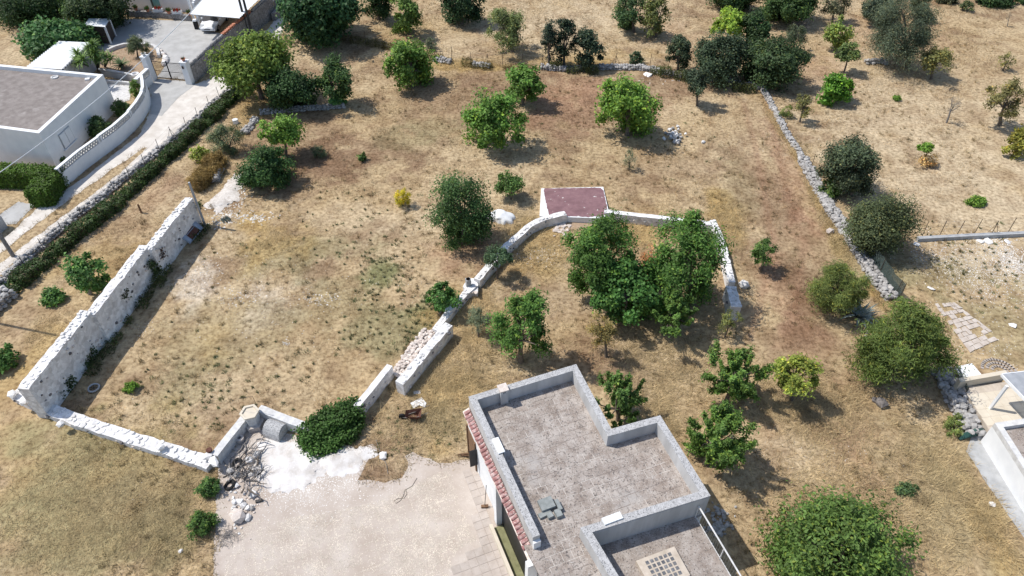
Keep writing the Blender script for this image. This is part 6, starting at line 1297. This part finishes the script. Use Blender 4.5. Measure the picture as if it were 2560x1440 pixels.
def leafshell(name, parent, boxes, kind, per_m2, L=None, W=None, tint=None, jit=.07):
    col, l0, w0 = K[kind][:3]; pts, nrs = [], []
    for (cx, cy, z0), (dx, dy, dz), rz in boxes:
        n = int(per_m2 * (dx * dy + 2 * (dx + dy) * dz)); u = rng.uniform(-.5, .5, (n, 3)); a = np.array([dx * dy, dy * dz, dy * dz, dx * dz, dx * dz]); f = rng.choice(5, n, p=a / a.sum()); nr = np.zeros((n, 3))
        for k, (i, s) in enumerate(((2, 1), (0, 1), (0, -1), (1, 1), (1, -1))): q = f == k; u[q, i] = .5 * s; nr[q, i] = s
        p = u * np.array([dx, dy, dz]) + rng.normal(0, jit, (n, 3)); c, s_ = math.cos(rz), math.sin(rz)
        pts.append(np.stack([cx + p[:, 0] * c - p[:, 1] * s_, cy + p[:, 0] * s_ + p[:, 1] * c, np.maximum(z0 + dz / 2 + p[:, 2], .03)], 1)); nrs.append(np.stack([nr[:, 0] * c - nr[:, 1] * s_, nr[:, 0] * s_ + nr[:, 1] * c, nr[:, 2] + .3], 1))
    pts, nrs = np.concatenate(pts), np.concatenate(nrs); n = len(pts); nrs += rng.normal(0, .45, (n, 3)); c0 = np.array(tint or col)
    V, T2, cc = leafset(pts, nrs, L or l0, W or w0, c0[None] * rng.uniform(.6, 1.5, (n, 1)) * (.7 + .7 * vnoise(pts[:, 0], pts[:, 1], .6, 31))[:, None]); o = np.array(org(parent))
    return link(name, npmesh(name, V - o, T2, 3, M['leaf'], cc), parent, org(parent))
wa, wb = P(70,972,2.4), P(482,494,2.2); wdir = wb - wa; wdir.z = 0; wdir.normalize(); wnr = Vector((wdir.y, -wdir.x, 0))
for lab, bb in CREEP:   # leaves hugging the wall face
    a_ = P(*((228,776) if bb[0] < 300 else (482,494)), 2.47 if bb[0] < 300 else 2.2); d = ray((bb[0] + bb[2]) / 2, (bb[1] + bb[3]) / 2); O = Vector((0, 0, HC)); q = O + d * ((a_ - O).dot(wnr) / d.dot(wnr)); s_ = pscale(q)
    w_, h_ = (bb[2] - bb[0]) / s_ * .8, (bb[3] - bb[1]) / s_ * 1.1; t = thing('creeper', lab, 'creeper', (q.x, q.y, max(.05, q.z - h_ / 2))); az = math.atan2(wdir.y, wdir.x); bx_ = []
    for k in range(7): u = random.uniform(-.5, .5); bx_.append(((q.x + wdir.x * u * w_ + wnr.x * .06, q.y + wdir.y * u * w_ + wnr.y * .06, max(.03, q.z + h_ * random.uniform(-.6, .25))), (w_ * random.uniform(.15, .45), .10, h_ * random.uniform(.2, .5)), az))
    leafshell('leaves', t, bx_, 'ivy', 130, .13, .10, (.10, .06, .045) if 'reddish' in lab else (.06, .09, .032))
# clipped hedge round the villa yard
hd_ = thing('hedge', 'clipped bright green box hedge at the lower end of the villa', 'hedge', P(90,470)); hz = 1.35
h1, h2, h3 = P(-60,425,hz), P(100,432,hz), P(118,470,hz); bx_ = []
for a, e, wd_ in ((P(-60,418,hz), P(105,425,hz), 1.25), (P(128,418,hz), P(88,478,hz), 1.5)): m = a.lerp(e, .5); bx_.append(((m.x, m.y, 0), ((e - a).length, wd_, hz), math.atan2(e.y - a.y, e.x - a.x)))
for c, d, rz in bx_: MB().box(c, (d[0] - .3, d[1] - .3, d[2] - .2), rz).build('branches', M['bark'], hd_)
leafshell('leaves', hd_, bx_, 'bright', 330, .16, .11, (.085, .155, .022))
# ivy bank along the lane wall
iv = thing('ivy_bank', 'long bank of ivy and brambles along the inner side of the lane wall', 'hedge', P(240,580)); q = resample(PL([(-30,775),(20,735),(75,690),(130,648),(190,600),(255,545),(320,490),(385,432),(450,372),(510,318),(560,268),(606,228)]), .7); bx_ = []
for a, e in zip(q[:-1], q[1:]): m = a.lerp(e, .5); hgt = random.uniform(.3, .75); wd_ = random.uniform(.55, 1.15); m += Vector((random.uniform(-.12, .12), random.uniform(-.12, .12), 0)); bx_.append(((m.x, m.y, 0), (.95, wd_, hgt), math.atan2(e.y - a.y, e.x - a.x)))
leafshell('leaves', iv, bx_, 'ivy', 175, .16, .11, (.055, .095, .028)); leafshell('dry_leaves', iv, bx_[1::2], 'ivy', 60, .16, .08, (.105, .095, .045)); b = MB()
for c, d, rz in bx_: b.box(c, (d[0] * .9, d[1] * .55, d[2] * .7), rz, .6)
b.build('stems', M['bark'], iv)
im = thing('ivy_mound', 'big glossy ivy mound swallowing the wall between well and courtyard', 'bush', P(830,1085)); bx_ = []
for x, y, s, h in ((785,1092,1.0,.6),(815,1078,1.1,.85),(850,1062,1.1,.95),(878,1046,.9,.85),(800,1115,1.0,.35),(840,1098,1.0,.5),(875,1082,.9,.45),(775,1112,.6,.3),(825,1125,.6,.2)): m = P(x, y); bx_.append(((m.x, m.y, 0), (s * 1.1, s * .95, h), random.uniform(0, 1.5)))
leafshell('leaves', im, bx_, 'ivy', 420, .15, .12, (.07, .14, .032), .13); b = MB()
for c, d, rz in bx_: b.box(c, (d[0] * .7, d[1] * .7, d[2] * .75), rz, .7)
b.build('stems', M['bark'], im)
bk = thing('dry_grass_bank', 'tall golden dry grass covering the stone bank behind the tall wall', 'grass', P(530,440)); bx_ = []
for x, y in ((500,470),(512,452),(522,436),(532,420),(542,410),(520,455),(538,436),(548,418)): m = P(x, y); bx_.append(((m.x, m.y, 0), (.9, .8, random.uniform(.5, .9)), random.uniform(0, 1.5)))
leafshell('blades', bk, bx_, 'dry', 200, .42, .035, (.34, .24, .09), .12)
# dry brambles along the back fence
bk = thing('bramble_strip', 'strip of weeds and dry brambles along the back fence', 'bramble', P(1080,140)); q = resample(PL([(860,100),(960,118),(1060,140),(1130,158),(1230,172),(1340,176)]), .9); bx_ = []
for a, e in zip(q[:-1], q[1:]):
    if random.random() < .25: continue
    m = a.lerp(e, .5); bx_.append(((m.x, m.y, 0), (.9, random.uniform(.5, 1.0), random.uniform(.25, .6)), 0))
leafshell('leaves', bk, bx_, 'mid', 130, .16, .06, (.15, .13, .045))
bk = thing('bramble_strip', 'green and dry weeds growing through the low broken stone wall', 'bramble', P(1600,180)); bx_ = []
for x, y in [(1390,172),(1430,180),(1462,176),(1480,182),(1640,182),(1662,190),(1700,196),(1720,200),(1800,215),(1845,225),(1870,228)]: m = P(x, y); bx_.append(((m.x, m.y, 0), (1.0, .8, random.uniform(.4, .8)), 0))
leafshell('leaves', bk, bx_, 'mid', 150, .17, .08, (.10, .115, .04))
bk = thing('bramble_strip', 'weeds along the shaded foot of the tall whitewashed wall', 'bramble', P(300,840)); bx_ = []
q = resample(PL([(505,572),(430,662),(360,745),(300,825),(240,905),(190,985)]), .6)
for p in q: 
    if random.random() < .7: bx_.append(((p.x + random.uniform(.0, .3), p.y, 0), (.6, .5, random.uniform(.2, .55)), 0))
leafshell('leaves', bk, bx_, 'mid', 170, .15, .06, (.085, .105, .035))
# rosettes
def rosette(b, c, n, L, W, el0, el1, droop, segs=4):
    for k in range(n):
        a = k * 2.39996 + random.uniform(-.2, .2); el = random.uniform(el0, el1); d = Vector((math.cos(a), math.sin(a), 0)); s = Vector((-d.y, d.x, 0)); l = L * random.uniform(.75, 1.1); p = Vector(c); V = []
        for i in range(segs + 1):
            f = i / segs; w_ = W * (1 - f ** 2.2) * .5 + .004; V += [p + s * w_, p - s * w_]; e = el - droop * f; p = p + (d * math.cos(e) + Vector((0, 0, 1)) * math.sin(e)) * l / segs
        b.add(V, [(2*i, 2*i+1, 2*i+3, 2*i+2) for i in range(segs)])
    return b
M['yucca'] = material('yucca_leaf', [(.12, .20, .045), (.19, .29, .07)], scale=3, bump=0, rough=.5); M['cycad'] = material('cycad_leaf', [(.075, .115, .045), (.12, .165, .07)], scale=3, bump=0, rough=.5)
M['agave'] = material('agave_leaf', [(.20, .235, .20), (.34, .37, .33)], scale=2.5, bump=0, rough=.5)
for lab, x, y, heads in (('leaning yucca with three dark bare stems, left one of the garden yuccas', 224, 174, [(194, 134, 2.7), (208, 150, 2.6), (196, 156, 2.2)]), ('tall bushy yucca in front of the forecourt, the biggest', 246, 176, [(222, 122, 2.9), (236, 132, 2.6), (232, 112, 3.1), (248, 148, 1.9), (228, 142, 2.2)]), ('smaller yucca on the right of the bushy one', 262, 168, [(262, 142, 1.6), (276, 146, 1.3)])):
    B = P(x, y); t = thing('yucca', lab, 'yucca', B, 'yuccas in the villa garden'); b = MB(); hp_ = [P(*q) for q in heads]
    for q in hp_: b.tube([B, B.lerp(q, .5) + Vector((.1, 0, .2)), q], [.09, .07, .06], 6)
    b.build('stems', M['darkwood'], t); b = MB()
    for q in hp_: rosette(b, q, 60, .85, .10, -.5, 1.35, .7)
    b.build('leaves', M['yucca'], t)
B = P(308,172); t = thing('cycad', 'low spreading cycad with stiff dark fronds near the tiled wall', 'cycad', B); rosette(MB(), B + Vector((0, 0, .35)), 34, 1.15, .16, .1, 1.1, .9).build('fronds', M['cycad'], t); MB().lathe(B, [(.2, 0), (.22, .3), (.1, .42)], 8).build('trunk', M['bark'], t)
B = P(2145,795); t = thing('agave', 'grey-blue agave with curling leaves below the feathery bush', 'agave', B)
for k in range(24):
    b = MB(); a = k * 2.4; el = .35 + .85 * (k / 24); d = Vector((math.cos(a), math.sin(a), 0)); s = Vector((-d.y, d.x, 0)); p = B + Vector((0, 0, .1)) + d * .1; V = []; l = random.uniform(1.0, 1.35)
    for i in range(6): f = i / 5; w_ = .10 * (1 - (f - .25) ** 2 * 1.3) * (1 - f ** 4); V += [p + s * w_ + Vector((0, 0, .03)), p, p - s * w_ + Vector((0, 0, .03))]; e = el - (1.5 if k < 12 else .5) * f; p = p + (d * math.cos(e) + Vector((0, 0, math.sin(e)))) * l / 5
    b.add(V, [q for i in range(5) for q in ((3*i, 3*i+1, 3*i+4, 3*i+3), (3*i+1, 3*i+2, 3*i+5, 3*i+4))]).build('leaf', M['agave'], t)
B = P(2163,842); t = thing('white_stake', 'short pale stake standing beside the tamarisk', 'stake', B); MB().tube([B, B + Vector((0, 0, .55))], .06, 6).build('stake', M['capw'], t)
bpy.context.view_layer.update()
